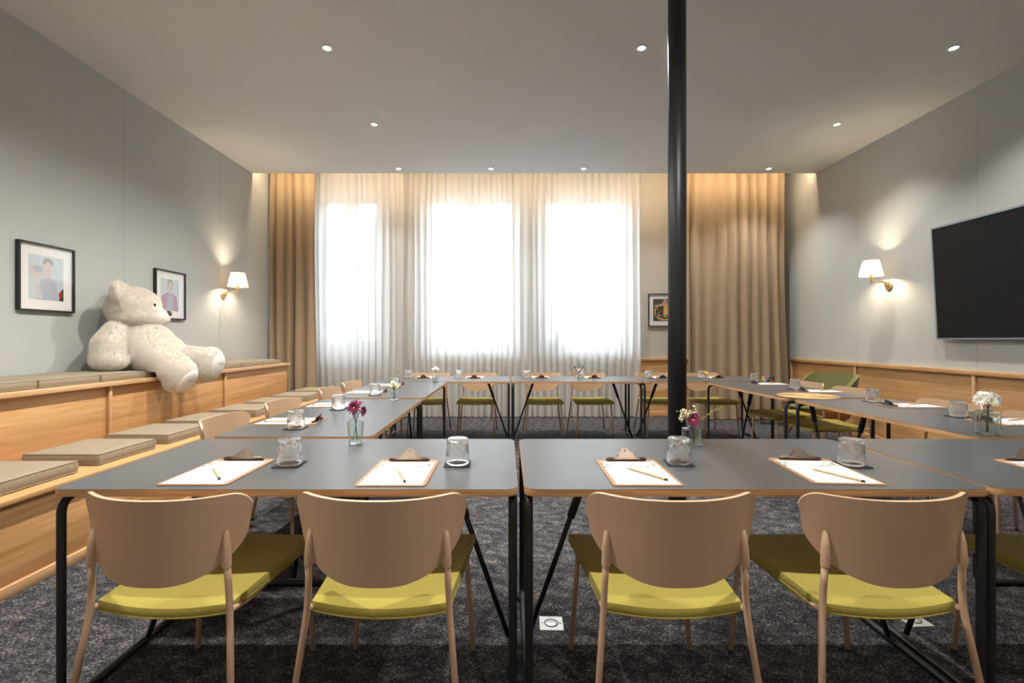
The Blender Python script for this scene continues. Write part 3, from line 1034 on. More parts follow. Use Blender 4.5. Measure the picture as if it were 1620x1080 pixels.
# ------------------------------------------------------------------ chairs
def chair_proto():
    t = thing('shell_chair', '', 'chair')
    W = 0.248

    def zt(u):
        r = 0.042
        a = abs(u) * W - (W - r)
        return 0.772 + 0.006 * u * u - (r - math.sqrt(max(0, r * r - a * a)) if a > 0 else 0)

    def zb(u):
        return 0.672 - 0.146 * max(0, 1 - abs(u) ** 2.6) ** 0.625

    def yb(u, z):
        return -0.338 + 0.095 * abs(u) ** 2.5 - 0.06 * (z - 0.65)

    def f(a, v):
        u = math.sin((a - 0.5) * PI)
        lo, hi = zb(u), zt(u)
        z = lo + (hi - lo) * v
        return (u * W * (0.972 + 0.05 * v), yb(u, z), z)
    mb = MB().sheet(f, 36, 10, thick=0.011)
    # sockets for the legs moulded into the outer face
    for s in (-1, 1):
        px = s * 0.200
        y0 = yb(0.200 / W, 0.6)
        mb.tube([(px, y0 - 0.007, 0.570), (px, y0 - 0.008, 0.585), (px * 0.995, y0 - 0.006, 0.63), (px * 0.985, y0 - 0.003, 0.664), (px * 0.98, y0 + 0.002, 0.676)],
                [0.0128, 0.0130, 0.0118, 0.008, 0.003], seg=14)
        mb.sheet(lambda u, v: (px - s * (0.0 + 0.030 * u), y0 - 0.009 + 0.003 * u, 0.575 + 0.075 * v * (1 - u)), 4, 4, thick=0.004)
    mb.build('backrest', M['shell'], t, sharp=50)

    # seat pad
    def seat_pt(u, v, top):
        a, b = u * 2 - 1, v * 2 - 1
        # map square to rounded plan
        ca, cb = a * math.sqrt(1 - b * b * 0.22), b * math.sqrt(1 - a * a * 0.22)
        hw = 0.218 + 0.020 * cb
        x = ca * hw * 1.16
        y = -0.014 + cb * 0.259 * 1.09
        x = max(-hw, min(hw, x))
        y = max(-0.258 - 0.025 * (1 - ca * ca), min(0.245, y))
        dish = -0.016 * (1 - min(1, abs(ca) * 1.0) ** 2) * (0.75 - 0.25 * cb)
        fall = -0.006 * max(0, b - 0.45) ** 2 / 0.3
        ed = max(abs(a), abs(b))
        rim = max(0, (ed - 0.82) / 0.18) ** 2
        z = 0.462 + dish + fall
        if top:
            z -= 0.004 * rim
        else:
            z -= 0.038 - 0.005 * rim
        return Vector((x, y, z))
    sb = MB()
    sb.sheet(lambda u, v: seat_pt(u, v, True), 20, 20)
    sb.sheet(lambda u, v: seat_pt(u, v, False), 20, 20)

    def ring(u):
        k = (u % 1.0) * 4
        s, q = int(k), k - int(k)
        return [(q, 0.0), (1.0, q), (1 - q, 1.0), (0.0, 1 - q)][s]

    def side(u, v):
        p, q = seat_pt(*ring(u), True), seat_pt(*ring(u), False)
        c = q.lerp(p, v)
        d = Vector((c.x, c.y, 0)).normalized()
        return c + d * 0.004 * math.sin(PI * v)
    sb.sheet(side, 80, 4, closed_u=True)
    st = sb.build('seat', M['seat'], t, sharp=55)
    pts = [seat_pt(*ring(k / 72), False) + Vector((0, 0, 0.003)) for k in range(72)]
    pts = [p + Vector((p.x, p.y, 0)).normalized() * 0.003 for p in pts]
    MB().tube(pts, 0.0026, seg=5, closed=True).build('seam', M['seat'], st)
    r = 0.0095
    for s in (-1, 1):
        path = fillet([(s * 0.232, 0.215, 0.008), (s * 0.203, 0.205, 0.418), (s * 0.200, 0.08, 0.416)], 0.05, 6)
        lg = MB().tube(path, r, seg=12).build('leg', M['tube'], t)
        MB().lathe([(0, 0), (0.0105, 0), (0.0105, 0.010), (0.0, 0.010)], seg=12, center=(s * 0.232, 0.215, 0)).build('glide', M['rubber'], lg)
        path = fillet([(s * 0.252, -0.350, 0.008), (s * 0.205, -0.280, 0.45), (s * 0.200, yb(0.200 / W, 0.6) - 0.007, 0.585)], 0.07, 8)
        lg = MB().tube(path, r, seg=12).build('leg', M['tube'], t)
        MB().lathe([(0, 0), (0.0105, 0), (0.0105, 0.010), (0.0, 0.010)], seg=12, center=(s * 0.252, -0.350, 0)).build('glide', M['rubber'], lg)
        MB().tube(fillet([(s * 0.200, 0.08, 0.416), (s * 0.195, -0.17, 0.414), (s * 0.205, -0.279, 0.440)], 0.05, 5), 0.0085, seg=10).build('side_rail', M['tube'], t)
    return t


chp = Proto(chair_proto())
CG = 'beige shell chairs around the tables'
front = [(-0.993, -2.0), (-0.367, -1.0), (0.484, 0.3), (1.110, 1.0), (1.985, 0.0)]
flab = ['beige shell chair with mustard seat at the near tables, next to the bench',
        'beige shell chair with mustard seat at the near tables, second from the bench',
        'beige shell chair with mustard seat at the near tables, third from the bench',
        'beige shell chair with mustard seat at the near tables, fourth from the bench',
        'green-seated chair cut by the frame beyond the last near chair']
for (x, a), lab in zip(front, flab):
    chp.put(lab, (x, 1.68, 0), R(a), CG)
for k, y in enumerate((2.81, 3.52, 4.46, 5.09)):
    chp.put('beige shell chair between oak bench and tables, %s from the camera' % ORD[k], (-1.372, y, 0), R(-90 + (2, -1, 1.5, -2)[k]), CG)
for k, (x, a) in enumerate(((-1.008, 1), (-0.385, 0), (0.469, -1), (1.08, 2), (1.97, -1), (2.63, 8))):
    chp.put('beige shell chair before the window curtains, %s from the bench side' % ORD[k], (x, 6.20, 0), R(180 + a), CG)
for k, y in enumerate((2.85, 3.45, 4.445, 5.07)):
    chp.put('beige shell chair with back to the oak wainscot, %s from the camera' % ORD[k], (2.90, y, 0), R(90 + (-2, 2, -1, 3)[k]), CG)


# lounge armchair in the far corner by the wainscot
lc = thing('lounge_chair', 'green upholstered lounge chair with wooden legs by the wainscot', 'armchair', (3.70, 5.72, 0), R(104))


def back_pt(u, v):
    a = (u - 0.5) * R(200)
    k = max(0.0, (abs(a) - R(48)) / R(52))
    hi = 0.815 - 0.25 * k ** 1.6
    z = 0.415 + (hi - 0.415) * v
    rr = 0.305 + 0.045 * v
    n = 3.2
    sq = 1 / ((abs(math.cos(a)) ** n + abs(math.sin(a)) ** n) ** (1 / n))
    return (math.sin(a) * rr * sq * 0.98, -math.cos(a) * rr * sq * 0.92 + 0.02 - 0.03 * v, z)


MB().sheet(back_pt, 44, 10, thick=0.045).build('backrest', M['lounge'], lc, sharp=60)
MB().ball((0, 0.035, 0.43), (0.29, 0.31, 0.065), seg=28, rings=14).build('seat_cushion', M['lounge'], lc)
MB().lathe([(0.0, 0.27), (0.19, 0.27), (0.285, 0.31), (0.325, 0.415), (0.29, 0.415), (0, 0.40)], seg=36).build('shell', M['tan_shell'], lc, sharp=50)
MB().box((-0.19, -0.17, 0.285), (0.19, 0.17, 0.30), bevel=0.004).build('leg_frame', M['leg_wood'], lc)
for sx in (-1, 1):
    for sy in (-1, 1):
        MB().tube([(sx * 0.16, sy * 0.15, 0.29), (sx * 0.27, sy * 0.25, 0.004)], 0.019, seg=12, r_end=0.012).build('leg', M['leg_wood'], lc)

# low side table with a thin black sled base behind the far corner
sd = thing('side_table', 'low black side table on a thin wire base by brown drape', 'table', (3.82, 6.98, 0))
MB().lathe([(0, 0.44), (0.17, 0.44), (0.175, 0.446), (0.17, 0.455), (0, 0.455)], seg=32).build('tabletop', M['black'], sd)
MB().tube([(-0.15, 0.0, 0.006), (-0.15, 0, 0.44)], 0.007, seg=8).build('post', M['black'], sd)
MB().tube(fillet([(-0.15, 0.0, 0.006), (0.2, 0.05, 0.006)], 0.02), 0.006, seg=8).tube([(-0.15, 0, 0.006), (0.18, -0.14, 0.006)], 0.006, seg=8).tube([(-0.15, 0, 0.006), (-0.02, 0.16, 0.006)], 0.006, seg=8).build('foot', M['black'], sd)


# ------------------------------------------------------------------ things laid on the tables
def clipboard_proto():
    t = thing('clipboard', '', 'clipboard')
    MB().prism(rrect(0.117, 0.172, 0.014, 4), 0, 0.0032, bevel=0.0006).build('board', M['board'], t, sharp=40)
    # spring clip at the head (y = +0.172)
    c = MB().tube([(-0.079, 0.152, 0.0085), (-0.070, 0.152, 0.0100), (0.070, 0.152, 0.0100), (0.079, 0.152, 0.0085)], [0.004, 0.0085, 0.0085, 0.004], seg=12)
    cl = c.build('clip', M['clip'], t, sharp=40)
    out = [(-0.052, 0.0), (0.052, 0.0), (0.044, 0.009), (0.033, 0.013), (0.031, 0.028), (0.017, 0.037), (0.0125, 0.046), (0.0, 0.051),
           (-0.0125, 0.046), (-0.017, 0.037), (-0.031, 0.028), (-0.033, 0.013), (-0.044, 0.009)]
    T = Matrix.Translation((0, 0.143, 0.010)) @ Matrix.Rotation(R(47), 4, 'X') 
    lv = MB()
    n = len(out)
    hole = [(0.0058 * math.cos(2 * PI * k / 13 - PI / 2 - 0.4), 0.0395 + 0.0055 * math.sin(2 * PI * k / 13 - PI / 2 - 0.4)) for k in range(13)]
    b2 = bmesh.new()
    for z in (0, 0.0016):
        a_ = [b2.verts.new((x, y, z)) for x, y in out]
        h_ = [b2.verts.new((x, y, z)) for x, y in hole]
        for k in range(n):
            try:
                b2.faces.new((a_[k], a_[(k + 1) % n], h_[(k + 1) % n], h_[k]))
            except ValueError:
                pass
        if z == 0:
            a0, h0 = a_, h_
    for k in range(n):
        b2.faces.new((a0[k], a0[(k + 1) % n], a_[(k + 1) % n], a_[k]))
        b2.faces.new((h0[k], h0[(k + 1) % n], h_[(k + 1) % n], h_[k]))
    lv.merge(b2, None, False, T)
    lv.build('lever', M['clip'], cl)
    # folded rear half and the coil pin
    T2 = Matrix.Translation((0, 0.166, 0.008)) @ Matrix.Rotation(R(100), 4, 'X') @ Matrix.Diagonal((1, 0.72, 1, 1))
    MB().prism([(-0.036, 0), (0.036, 0), (0.022, 0.018), (0.018, 0.030), (-0.018, 0.030), (-0.022, 0.018)], -0.0016, 0, mat4=T2).build('lever_back', M['clip_dark'], cl)
    MB().tube([(-0.042, 0.1575, 0.0135), (0.042, 0.1575, 0.0135)], 0.0030, seg=8).build('pin', M['clip_dark'], cl)
    return t


def paper_proto():
    t = MB().box((-0.105, -0.1485, 0), (0.105, 0.1485, 0.0009)).build('paper_pad', M['paper'])
    return tag(t, 'x', 'paper')


def pencil_proto():
    t = thing('pencil', '', 'pencil')
    q = Matrix.Rotation(R(90), 4, 'Y')
    Tz = Matrix.Translation((0, 0, 0.0036))
    MB().lathe([(0.0036, -0.075), (0.0036, 0.062), (0.0012, 0.080), (0, 0.080)], seg=6, smooth=False, mat4=Tz @ q).build('shaft', M['pencil'], t)
    MB().lathe([(0, 0.0785), (0.0013, 0.0785), (0, 0.084)], seg=6, mat4=Tz @ q).build('lead', M['graphite'], t)
    MB().lathe([(0.0039, -0.088), (0.0036, -0.084), (0.0040, -0.081), (0.0038, -0.074), (0, -0.074)], seg=10, mat4=Tz @ q).build('ferrule', M['ferrule'], t)
    MB().lathe([(0, -0.099), (0.003, -0.0985), (0.0036, -0.096), (0.0036, -0.086), (0, -0.086)], seg=10, mat4=Tz @ q).build('eraser', M['eraser'], t)
    return t


def tumbler_proto():
    t = thing('tumbler', '', 'glass')
    H = 0.098
    zs = np.linspace(0.0, H - 0.006, 34)

    def ro(z):
        return 0.0465 - 0.0055 * (z / H)

    def disp(a, z, r):
        if z < 0.034 or z > 0.091 or r < ro(z) - 1e-5:
            return 0.0
        k = a * 5 / (2 * PI)            # five repeats of a crossed lozenge
        w = (k % 1.0) - 0.5
        h = (z - 0.0625) / 0.028
        g = 0.0
        for off in (-0.15, 0.0, 0.15):
            for sgn in (1, -1):
                d = abs(w - sgn * h * 0.5 + off)
                d = min(d, abs(d - 1))
                g = max(g, 1 - d / 0.055)
        return -0.0033 * max(0, g)
    prof_o = [(ro(float(z)), float(z)) for z in zs]
    prof = [(ro(0) - 0.0028, 0.0)] + prof_o + [(ro(H) - 0.003, H - 0.001), (ro(H) - 0.007, H), (0.0, H)]
    inner = [(0.0, H - 0.016)] + [(ro(H) - 0.008, H - 0.016), (ro(H) - 0.0042, H - 0.022)] + [(ro(z) - 0.0036, z) for z in (0.07, 0.05, 0.03, 0.01)] + [(ro(0) - 0.0028, 0.0)]
    MB().lathe(prof, seg=200, disp=disp).lathe(inner, seg=200).build('body', M['glass'], t, sharp=60)
    o_ = t.children[0]
    bm = bmesh.new()
    bm.from_mesh(o_.data)
    bmesh.ops.remove_doubles(bm, verts=bm.verts, dist=1e-5)
    bmesh.ops.recalc_face_normals(bm, faces=bm.faces)
    bm.to_mesh(o_.data)
    bm.free()
    body = o_
    # a one-mesh thing: no empty needed
    body.parent = None
    bpy.data.objects.remove(t)
    body.name = 'tumbler'
    return tag(body, 'x', 'glass')


def coaster_proto():
    t = MB().prism(rrect(0.05, 0.05, 0.003, 3), 0, 0.0035, bevel=0.0006).build('coaster', M['coaster'], sharp=40)
    return tag(t, 'x', 'coaster')


cbp, ppp, pnp, tmp_, csp = Proto(clipboard_proto()), Proto(paper_proto()), Proto(pencil_proto()), Proto(tumbler_proto()), Proto(coaster_proto())


def setting(where, cb, gl, pen=None, crz=0.0):
    """A clipboard with paper and pencil and an upturned tumbler on its coaster. cb = (x, y, rotation degrees)."""
    x, y, a = cb
    cbp.put('brown clipboard with metal clip %s' % where, (x, y, TZ + 0.0003), R(a), 'clipboards on the tables')
    d = Vector((0, -0.015, 0))
    d.rotate(Quaternion((0, 0, 1), R(a)))
    ppp.put('white letterhead paper clipped %s' % where, (x + d.x, y + d.y, TZ + 0.0037), R(a), 'sheets on the clipboards')
    if pen is None:
        p0, p1 = Vector((-0.055, 0.02, 0)), Vector((0.045, -0.11, 0))
        for p in (p0, p1):
            p.rotate(Quaternion((0, 0, 1), R(a)))
        pen = (x + p0.x, y + p0.y, x + p1.x, y + p1.y)
    tx, ty, ex, ey = pen
    ang = math.atan2(ty - ey, tx - ex)
    pnp.put('natural wood pencil with black eraser %s' % where, ((tx + ex) / 2, (ty + ey) / 2, TZ + 0.0049), ang, 'pencils on the clipboards')
    gx, gy = gl
    csp.put('square black coaster %s' % where, (gx, gy, TZ + 0.0003), R(crz), 'coasters under the tumblers')
    tmp_.put('upturned cut-glass tumbler %s' % where, (gx, gy, TZ + 0.0042), R(random.uniform(0, 60)), 'tumblers on coasters')


NS = ['at the near tables, place next to the bench', 'at the near tables, second place from the bench', 'at the near tables, third place from the bench',
      'at the near tables, fourth place from the bench', 'at the near tables, place cut by the frame']
setting(NS[0], (-1.040, 1.760, 0), (-0.834, 1.855), (-1.090, 1.790, -0.975, 1.640), 4)
setting(NS[1], (-0.383, 1.748, 0), (-0.190, 1.864), (-0.408, 1.790, -0.338, 1.603), 2)
setting(NS[2], (0.467, 1.752, -0.5), (0.666, 1.873), (0.428, 1.800, 0.545, 1.620), -8)
setting(NS[3], (1.150, 1.768, -4.5), (1.318, 1.850), (1.100, 1.800, 1.196, 1.592), -6)
setting(NS[4], (2.045, 1.755, -2), (2.25, 1.86), None)
LS = ['at the bench-side tables, %s place from the camera' % ORD[k] for k in range(4)]
for k, (cb, gl) in enumerate((((-1.262, 2.835), (-1.139, 2.61)), ((-1.265, 3.535), (-1.158, 3.325)), ((-1.262, 4.40), (-1.14, 4.18)), ((-1.25, 5.085), (-1.12, 4.84)))):
    x, y = cb
    setting(LS[k], (x, y, -90), gl, (x + 0.05, y - 0.035, x - 0.13, y - 0.045))
BS = ['at the far tables, %s place from the bench side' % ORD[k] for k in range(6)]
for k, (cx, gx) in enumerate(((-1.036, -1.225), (-0.405, -0.60), (0.425, 0.24), (1.084, 0.925), (1.925, 1.76), (2.60, 2.41))):
    setting(BS[k], (cx, 6.135, 180 + (0, 0, 0, 0, 0, 6)[k]), (gx, 6.0 if k != 3 else 6.08))
RS = ['at the wainscot-side tables, %s place from the camera' % ORD[k] for k in range(4)]
for k, (cb, gl) in enumerate((((2.93, 2.815), (2.80, 3.0)), ((2.925, 3.51), (2.81, 3.715)), ((2.90, 4.49), (2.77, 4.655)), ((2.825, 5.225), (2.81, 5.485)))):
    x, y = cb
    setting(RS[k], (x, y, 90 + (4, 0, 1, 2)[k]), gl, (x + 0.02, y + 0.02, x + 0.13, y - 0.03 + 0.09))

# straw mat where two tables of the wainscot row meet
wk = thing('straw_placemat', 'round woven straw placemat across the wainscot-side table joint', 'placemat', (2.54, 4.085, TZ + 0.0003))
for k in range(13):
    rr = 0.012 + k * 0.0178
    n = 48
    pts = [(rr * math.cos(2 * PI * j / n), rr * math.sin(2 * PI * j / n), 0.0045 + 0.0012 * math.sin(j * PI)) for j in range(n)]
    MB().tube(pts, [0.0048 if 1 else 0] * n, seg=6, closed=True).build('braid', M['wicker'], wk, loc=(0, 0, 0.0005))
for c in wk.children:
    c.scale = (1.0, 1.0, 0.75)

# felt pens standing and lying at the table's outer edge
pens = [('c_green', -0.065, -0.02, 0, 90), ('c_yellow', -0.038, 0.012, 1, 0), ('c_pink', -0.018, 0.016, 1, 0), ('c_white', -0.034, -0.024, 0, 60), ('c_blue', 0.002, 0.0, 1, 0),
        ('c_black', 0.006, -0.034, 0, 20), ('c_teal', 0.034, 0.006, 1, 0), ('c_red', 0.040, -0.030, 0, 100), ('c_teal', 0.062, 0.010, 1, 0), ('c_black', 0.078, 0.0, 1, 0), ('c_orange', 0, 0, 0, 0)][:-1]
pname = {'c_green': 'bright green', 'c_yellow': 'yellow', 'c_pink': 'hot pink', 'c_white': 'cream', 'c_blue': 'blue', 'c_black': 'black', 'c_teal': 'dark green', 'c_red': 'red'}
for k, (c, dx, dy, up, a) in enumerate(pens):
    lab = '%s stubby felt pen %s in the cluster on the far corner table' % (pname[c], 'standing' if up else 'lying')
    if c == 'c_teal':
        lab = 'dark green felt pen standing in the cluster, beside the %s one' % ('blue' if dx < 0.05 else 'black')
    t = thing('felt_pen', lab, 'pen', (3.0 + dx, 5.585 + dy, TZ + 0.0005), R(a), 'felt pens on the far corner table')
    Tm = Matrix.Identity(4) if up else Matrix.Translation((-0.025, 0, 0.0095)) @ Matrix.Rotation(R(90), 4, 'Y')
    MB().lathe([(0, 0), (0.009, 0), (0.009, 0.030), (0, 0.030)], seg=12, mat4=Tm).build('barrel', M[c], t, sharp=40)
    MB().lathe([(0.0094, 0.028), (0.0094, 0.048), (0.007, 0.052), (0, 0.052)], seg=12, mat4=Tm).build('cap', M[c], t, sharp=40)


# ------------------------------------------------------------------ vases and flowers
def bottle(name, label, loc, prof, seg=28, wall=0.003, square=False, relief=None, rz=0.0):
    """Glass bottle: outer profile, hollow inside."""
    def disp(a, z, r):
        d = 0.0
        if square:
            a2 = (a + PI / 4) % (PI / 2) - PI / 4
            n = 8.0
            s = 1 / ((abs(math.cos(a)) ** n + abs(math.sin(a)) ** n) ** (1 / n))
            f = min(1.0, max(0.0, (r - 0.018) / 0.012))
            d += r * (s - 1) * f
        if relief and r > 0.02 and 0.006 < z:
            d += relief(a, z)
        return d
    inner = [(max(0.0, r - wall), max(z, wall * 1.8)) for r, z in prof if r > 0.001]
    full = prof + inner[::-1] + [(0.0, wall * 1.8)]
    mb = MB().lathe(full, seg=seg, disp=disp)
    o = mb.build(name, M['vase_glass'], None, sharp=45)
    bm = bmesh.new()
    bm.from_mesh(o.data)
    bmesh.ops.remove_doubles(bm, verts=bm.verts, dist=1e-5)
    bmesh.ops.recalc_face_normals(bm, faces=bm.faces)
    bm.to_mesh(o.data)
    bm.free()
    o.location = loc
    o.rotation_euler = (0, 0, rz)
    return tag(o, label, 'vase', 'little glass flower vases')


def stem_mesh(mb, pts, r=0.0014, m=None):
    P = [Vector(p) for p in pts]
    out = []
    for k in range(len(P) - 1):
        for i in range(5):
            t = i / 5
            p0, p1, p2, p3 = P[max(k - 1, 0)], P[k], P[k + 1], P[min(k + 2, len(P) - 1)]
            out.append(0.5 * ((2 * p1) + (p2 - p0) * t + (2 * p0 - 5 * p1 + 4 * p2 - p3) * t * t + (3 * p1 - p0 - 3 * p2 + p3) * t ** 3))
    out.append(P[-1])
    mb.tube(out, r, m, seg=6)


def blossom(parent, c, direction, rad, petals, mpet, meye, layers=2, cup=0.35, eye=0.22):
    q = Vector(direction).normalized().to_track_quat('Z', 'Y').to_matrix().to_4x4()
    T = Matrix.Translation(Vector(c)) @ q
    mb = MB()
    for l in range(layers):
        rl = rad * (1 - 0.22 * l)
        for k in range(petals):
            a = 2 * PI * (k + 0.5 * l) / petals + random.uniform(-0.1, 0.1)
            w = rl * PI / petals * 1.15
            lift = cup + 0.30 * l + random.uniform(-0.08, 0.08)

            def f(u, v, a=a, w=w, rl=rl, lift=lift):
                rr = rl * (0.12 + 0.88 * v)
                ww = w * math.sin(PI * (0.12 + 0.80 * v)) * (u - 0.5)
                z = rl * (lift * v - 0.25 * v * v) + 0.15 * w * (abs(u - 0.5) * 2) ** 2
                p = Vector((rr * math.cos(a) - ww * math.sin(a), rr * math.sin(a) + ww * math.cos(a), z))
                return T @ p
            mb.sheet(f, 2, 4)
    o = mb.build('petals', mpet, parent)
    MB().ball((0, 0, 0), (rad * eye, rad * eye, rad * eye * 0.6), seg=10, rings=6).build('flower_centre', meye, o)
    o.children[0].data.transform(T @ Matrix.Translation((0, 0, rad * 0.12)))
    return o


def flower(name, label, base, pts, rad, petals, mpet, meye, direction, group=None, layers=2, cup=0.35, eye=0.18, sr=0.0014):
    t = thing(name, label, 'flower', base, 0, group)
    mb = MB()
    stem_mesh(mb, pts, sr)
    mb.build('stem', M['stem'], t)
    blossom(t, pts[-1], direction, rad, petals, mpet, meye, layers, cup, eye)
    return t


def sprig(name, label, base, pts, m, buds, mbud, spread, group=None, along=0.4, br=0.004):
    """A fine stem with many buds on side twigs."""
    t = thing(name, label, 'flower', base, 0, group)
    mb = MB()
    stem_mesh(mb, pts, 0.0011)
    P = [Vector(p) for p in pts]
    bb = MB()
    for k in range(buds):
        s = along + (1 - along) * random.random()
        f = s * (len(P) - 1)
        i = min(int(f), len(P) - 2)
        a = P[i].lerp(P[i + 1], f - i)
        d = Vector((random.gauss(0, 1), random.gauss(0, 1), random.gauss(0.2, 1))).normalized() * spread * random.uniform(0.3, 1)
        e = a + d
        mb.tube([a, e], 0.0006, seg=4)
        bb.ball(e, br * random.uniform(0.7, 1.2), seg=7, rings=5)
    mb.build('stem', m, t)
    bb.build('buds', mbud, t)
    return t


TT = TZ + 0.0005
# vase 1: tapered round bottle with magenta chrysanthemums
relief_loz = lambda a, z: -0.0020 * max(0, math.sin(4 * a + z * 160)) * max(0, math.sin(4 * a - z * 160))
V1 = (-0.70, 2.235, TT)
bottle('glass_vase', 'tapered clear glass vase holding magenta flowers, at near table edge', V1,
       [(0, 0), (0.026, 0), (0.0285, 0.004)] + [(0.0285 + 0.0085 * k / 10, 0.004 + 0.090 * k / 10) for k in range(1, 11)] + [(0.034, 0.103), (0.016, 0.112), (0.0125, 0.118), (0.0125, 0.130), (0.0165, 0.136), (0.0165, 0.139)],
       seg=48, relief=relief_loz)
FG = 'magenta flowers in the tapered vase'
flower('chrysanthemum', 'large magenta chrysanthemum facing the camera in the tapered vase', V1, [(0.012, 0.004, 0.012), (0.002, 0.0, 0.08), (-0.006, -0.003, 0.14), (-0.003, -0.012, 0.165)], 0.035, 15, M['magenta'], M['flower_eye'], (0.05, -1, 0.45), FG, 4, 0.35, 0.13)
flower('chrysanthemum', 'smaller magenta chrysanthemum turned aside toward the column', V1, [(-0.012, 0.0, 0.012), (0.002, 0.002, 0.09), (0.012, 0.0, 0.135), (0.028, 0.0, 0.150)], 0.026, 12, M['magenta'], M['flower_eye'], (1, -0.3, 0.0), FG, 2, 0.6)
flower('chrysanthemum', 'upper magenta chrysanthemum behind the large one in the tapered vase', V1, [(0.0, 0.012, 0.012), (0.0, 0.004, 0.10), (0.0, 0.006, 0.15), (0.004, 0.010, 0.178)], 0.030, 14, M['magenta'], M['flower_eye'], (0.1, -0.2, 1), FG, 2, 0.5)

# vase 2: small squat bottle, white blooms and olive sprigs
squat = [(0, 0), (0.030, 0), (0.034, 0.004), (0.035, 0.02), (0.034, 0.045), (0.026, 0.058), (0.014, 0.065), (0.0125, 0.075), (0.015, 0.080)]
V2 = (-0.893, 3.825, TT)
ribs = lambda a, z: 0.0009 * math.cos(14 * a)
bottle('glass_vase', 'squat ribbed glass vase with cream blooms on bench-side table', V2, squat, seg=56, relief=ribs)
for k, (dx, dz, c) in enumerate(((-0.012, 0.110, 'cream_petal'), (0.010, 0.125, 'white_petal'), (-0.004, 0.140, 'white_petal'), (0.022, 0.108, 'cream_petal'))):
    flower('small_bloom', ['lowest cream bloom in the squat bench-side vase', 'white bloom above the cream ones in the squat vase', 'topmost white bloom in the squat bench-side vase', 'cream bloom leaning outward in the squat vase'][k],
           V2, [(0.004 * k - 0.006, 0, 0.012), (0, 0, 0.075), (dx, -0.01, dz)], 0.021, 9, M[c], M['flower_eye'], (dx * 20, -1, 0.9), 'cream blooms in the squat vase', 2, 0.7)
sprig('sprig', 'tall olive seed sprig in the squat vase with cream blooms', V2, [(0, 0.004, 0.012), (0.004, 0, 0.08), (0.02, 0.0, 0.16), (0.03, 0.0, 0.235)], M['sprig'], 30, M['sprig'], 0.014, 'olive sprigs in the squat vase', 0.45, 0.0032)
sprig('sprig', 'short olive seed sprig bending toward the bench in the squat vase', V2, [(0.004, 0.004, 0.012), (0, 0, 0.08), (-0.01, 0.0, 0.14), (-0.022, 0.0, 0.205)], M['sprig'], 24, M['sprig'], 0.012, 'olive sprigs in the squat vase', 0.45, 0.0032)

# vase 3: straight bottle, white blooms
V3 = (-0.80, 5.40, TT)
straight = [(0, 0), (0.028, 0), (0.0315, 0.003)] + [(0.032, 0.003 + 0.082 * k / 8) for k in range(1, 9)] + [(0.027, 0.096), (0.015, 0.102), (0.0135, 0.110), (0.017, 0.114)]
bottle('glass_vase', 'straight glass vase with small white blooms at the far corner', V3, straight, seg=40, relief=relief_loz)
for k, (dx, dz) in enumerate(((-0.017, 0.150), (0.005, 0.160), (0.024, 0.148))):
    flower('small_bloom', ['white bloom on the bench side in the far straight vase', 'middle and highest white bloom in the far straight vase', 'white bloom on the column side in the far straight vase'][k],
           V3, [(0.006 * k - 0.006, 0, 0.012), (0, 0, 0.10), (dx, -0.004, dz)], 0.020, 9, M['white_petal'], M['flower_eye'], (dx * 15, -1, 0.8), 'white blooms in the straight vase', 2, 0.6)

# vase 4: round bottle before the windows
V4 = (0.845, 5.70, TT)
bottle('glass_vase', 'round glass vase with purple sprigs in middle of far row', V4, [(0, 0), (0.024, 0), (0.032, 0.006), (0.0365, 0.022), (0.035, 0.038), (0.024, 0.054), (0.013, 0.061), (0.012, 0.070), (0.015, 0.074)], seg=40)
flower('small_bloom', 'cream rosette bloom in the round vase of the far row', V4, [(0, 0, 0.012), (0.0, 0, 0.06), (-0.004, -0.01, 0.120)], 0.025, 10, M['cream_petal'], M['cream_petal'], (0, -1, 0.7), None, 3, 0.7)
flower('small_bloom', 'tiny orange bloom in the round vase of the far row', V4, [(0.006, 0, 0.012), (0.003, 0, 0.06), (0.034, -0.006, 0.138)], 0.015, 9, M['orange_petal'], M['orange_petal'], (0.4, -1, 0.7), None, 2, 0.7)
for k, (a, b) in enumerate((((0.004, 0.005), (0.008, 0.235)), ((-0.02, 0.004), (-0.062, 0.165)), ((0.02, 0.004), (0.052, 0.170)))):
    sprig('sprig', ['tallest dusky purple sprig upright in the round vase', 'dusky purple sprig leaning toward the bench in the round vase', 'dusky purple sprig leaning toward the column in the round vase'][k],
          V4, [(0, 0.004, 0.012), (0, 0.003, 0.07), (a[0], 0.0, 0.11), (b[0], 0.0, b[1])], M['stem'], 22, M['purple_bud'], 0.016, 'purple sprigs in the round vase', 0.6, 0.0055)

# vase 5: square bottle before the column
V5 = (0.846, 2.215, TT)
chev = lambda a, z: -0.0014 * max(0, math.sin(z * 520 + 9 * abs(((a * 2 / PI) % 1.0) - 0.5)))
bottle('glass_vase', 'square relief glass vase in front of the black column', V5,
       [(0, 0), (0.034, 0)] + [(0.0365, 0.003 + 0.067 * k / 26) for k in range(27)] + [(0.033, 0.074), (0.016, 0.078), (0.013, 0.084), (0.013, 0.094), (0.016, 0.097)], seg=64, square=True, relief=chev)
flower('chrysanthemum', 'magenta daisy with yellow eye before the black column', V5, [(0.01, 0, 0.012), (0.004, 0, 0.07), (0.002, -0.012, 0.112)], 0.036, 16, M['magenta'], M['flower_eye'], (-0.1, -1, 0.5), 'magenta daisies before the column', 4, 0.42, 0.16)
flower('chrysanthemum', 'second magenta daisy turned away behind the first by the column', V5, [(0.014, 0, 0.012), (0.006, 0, 0.07), (0.026, 0.010, 0.118)], 0.026, 13, M['magenta'], M['flower_eye'], (0.9, -0.4, 0.5), 'magenta daisies before the column', 2, 0.5, 0.2)
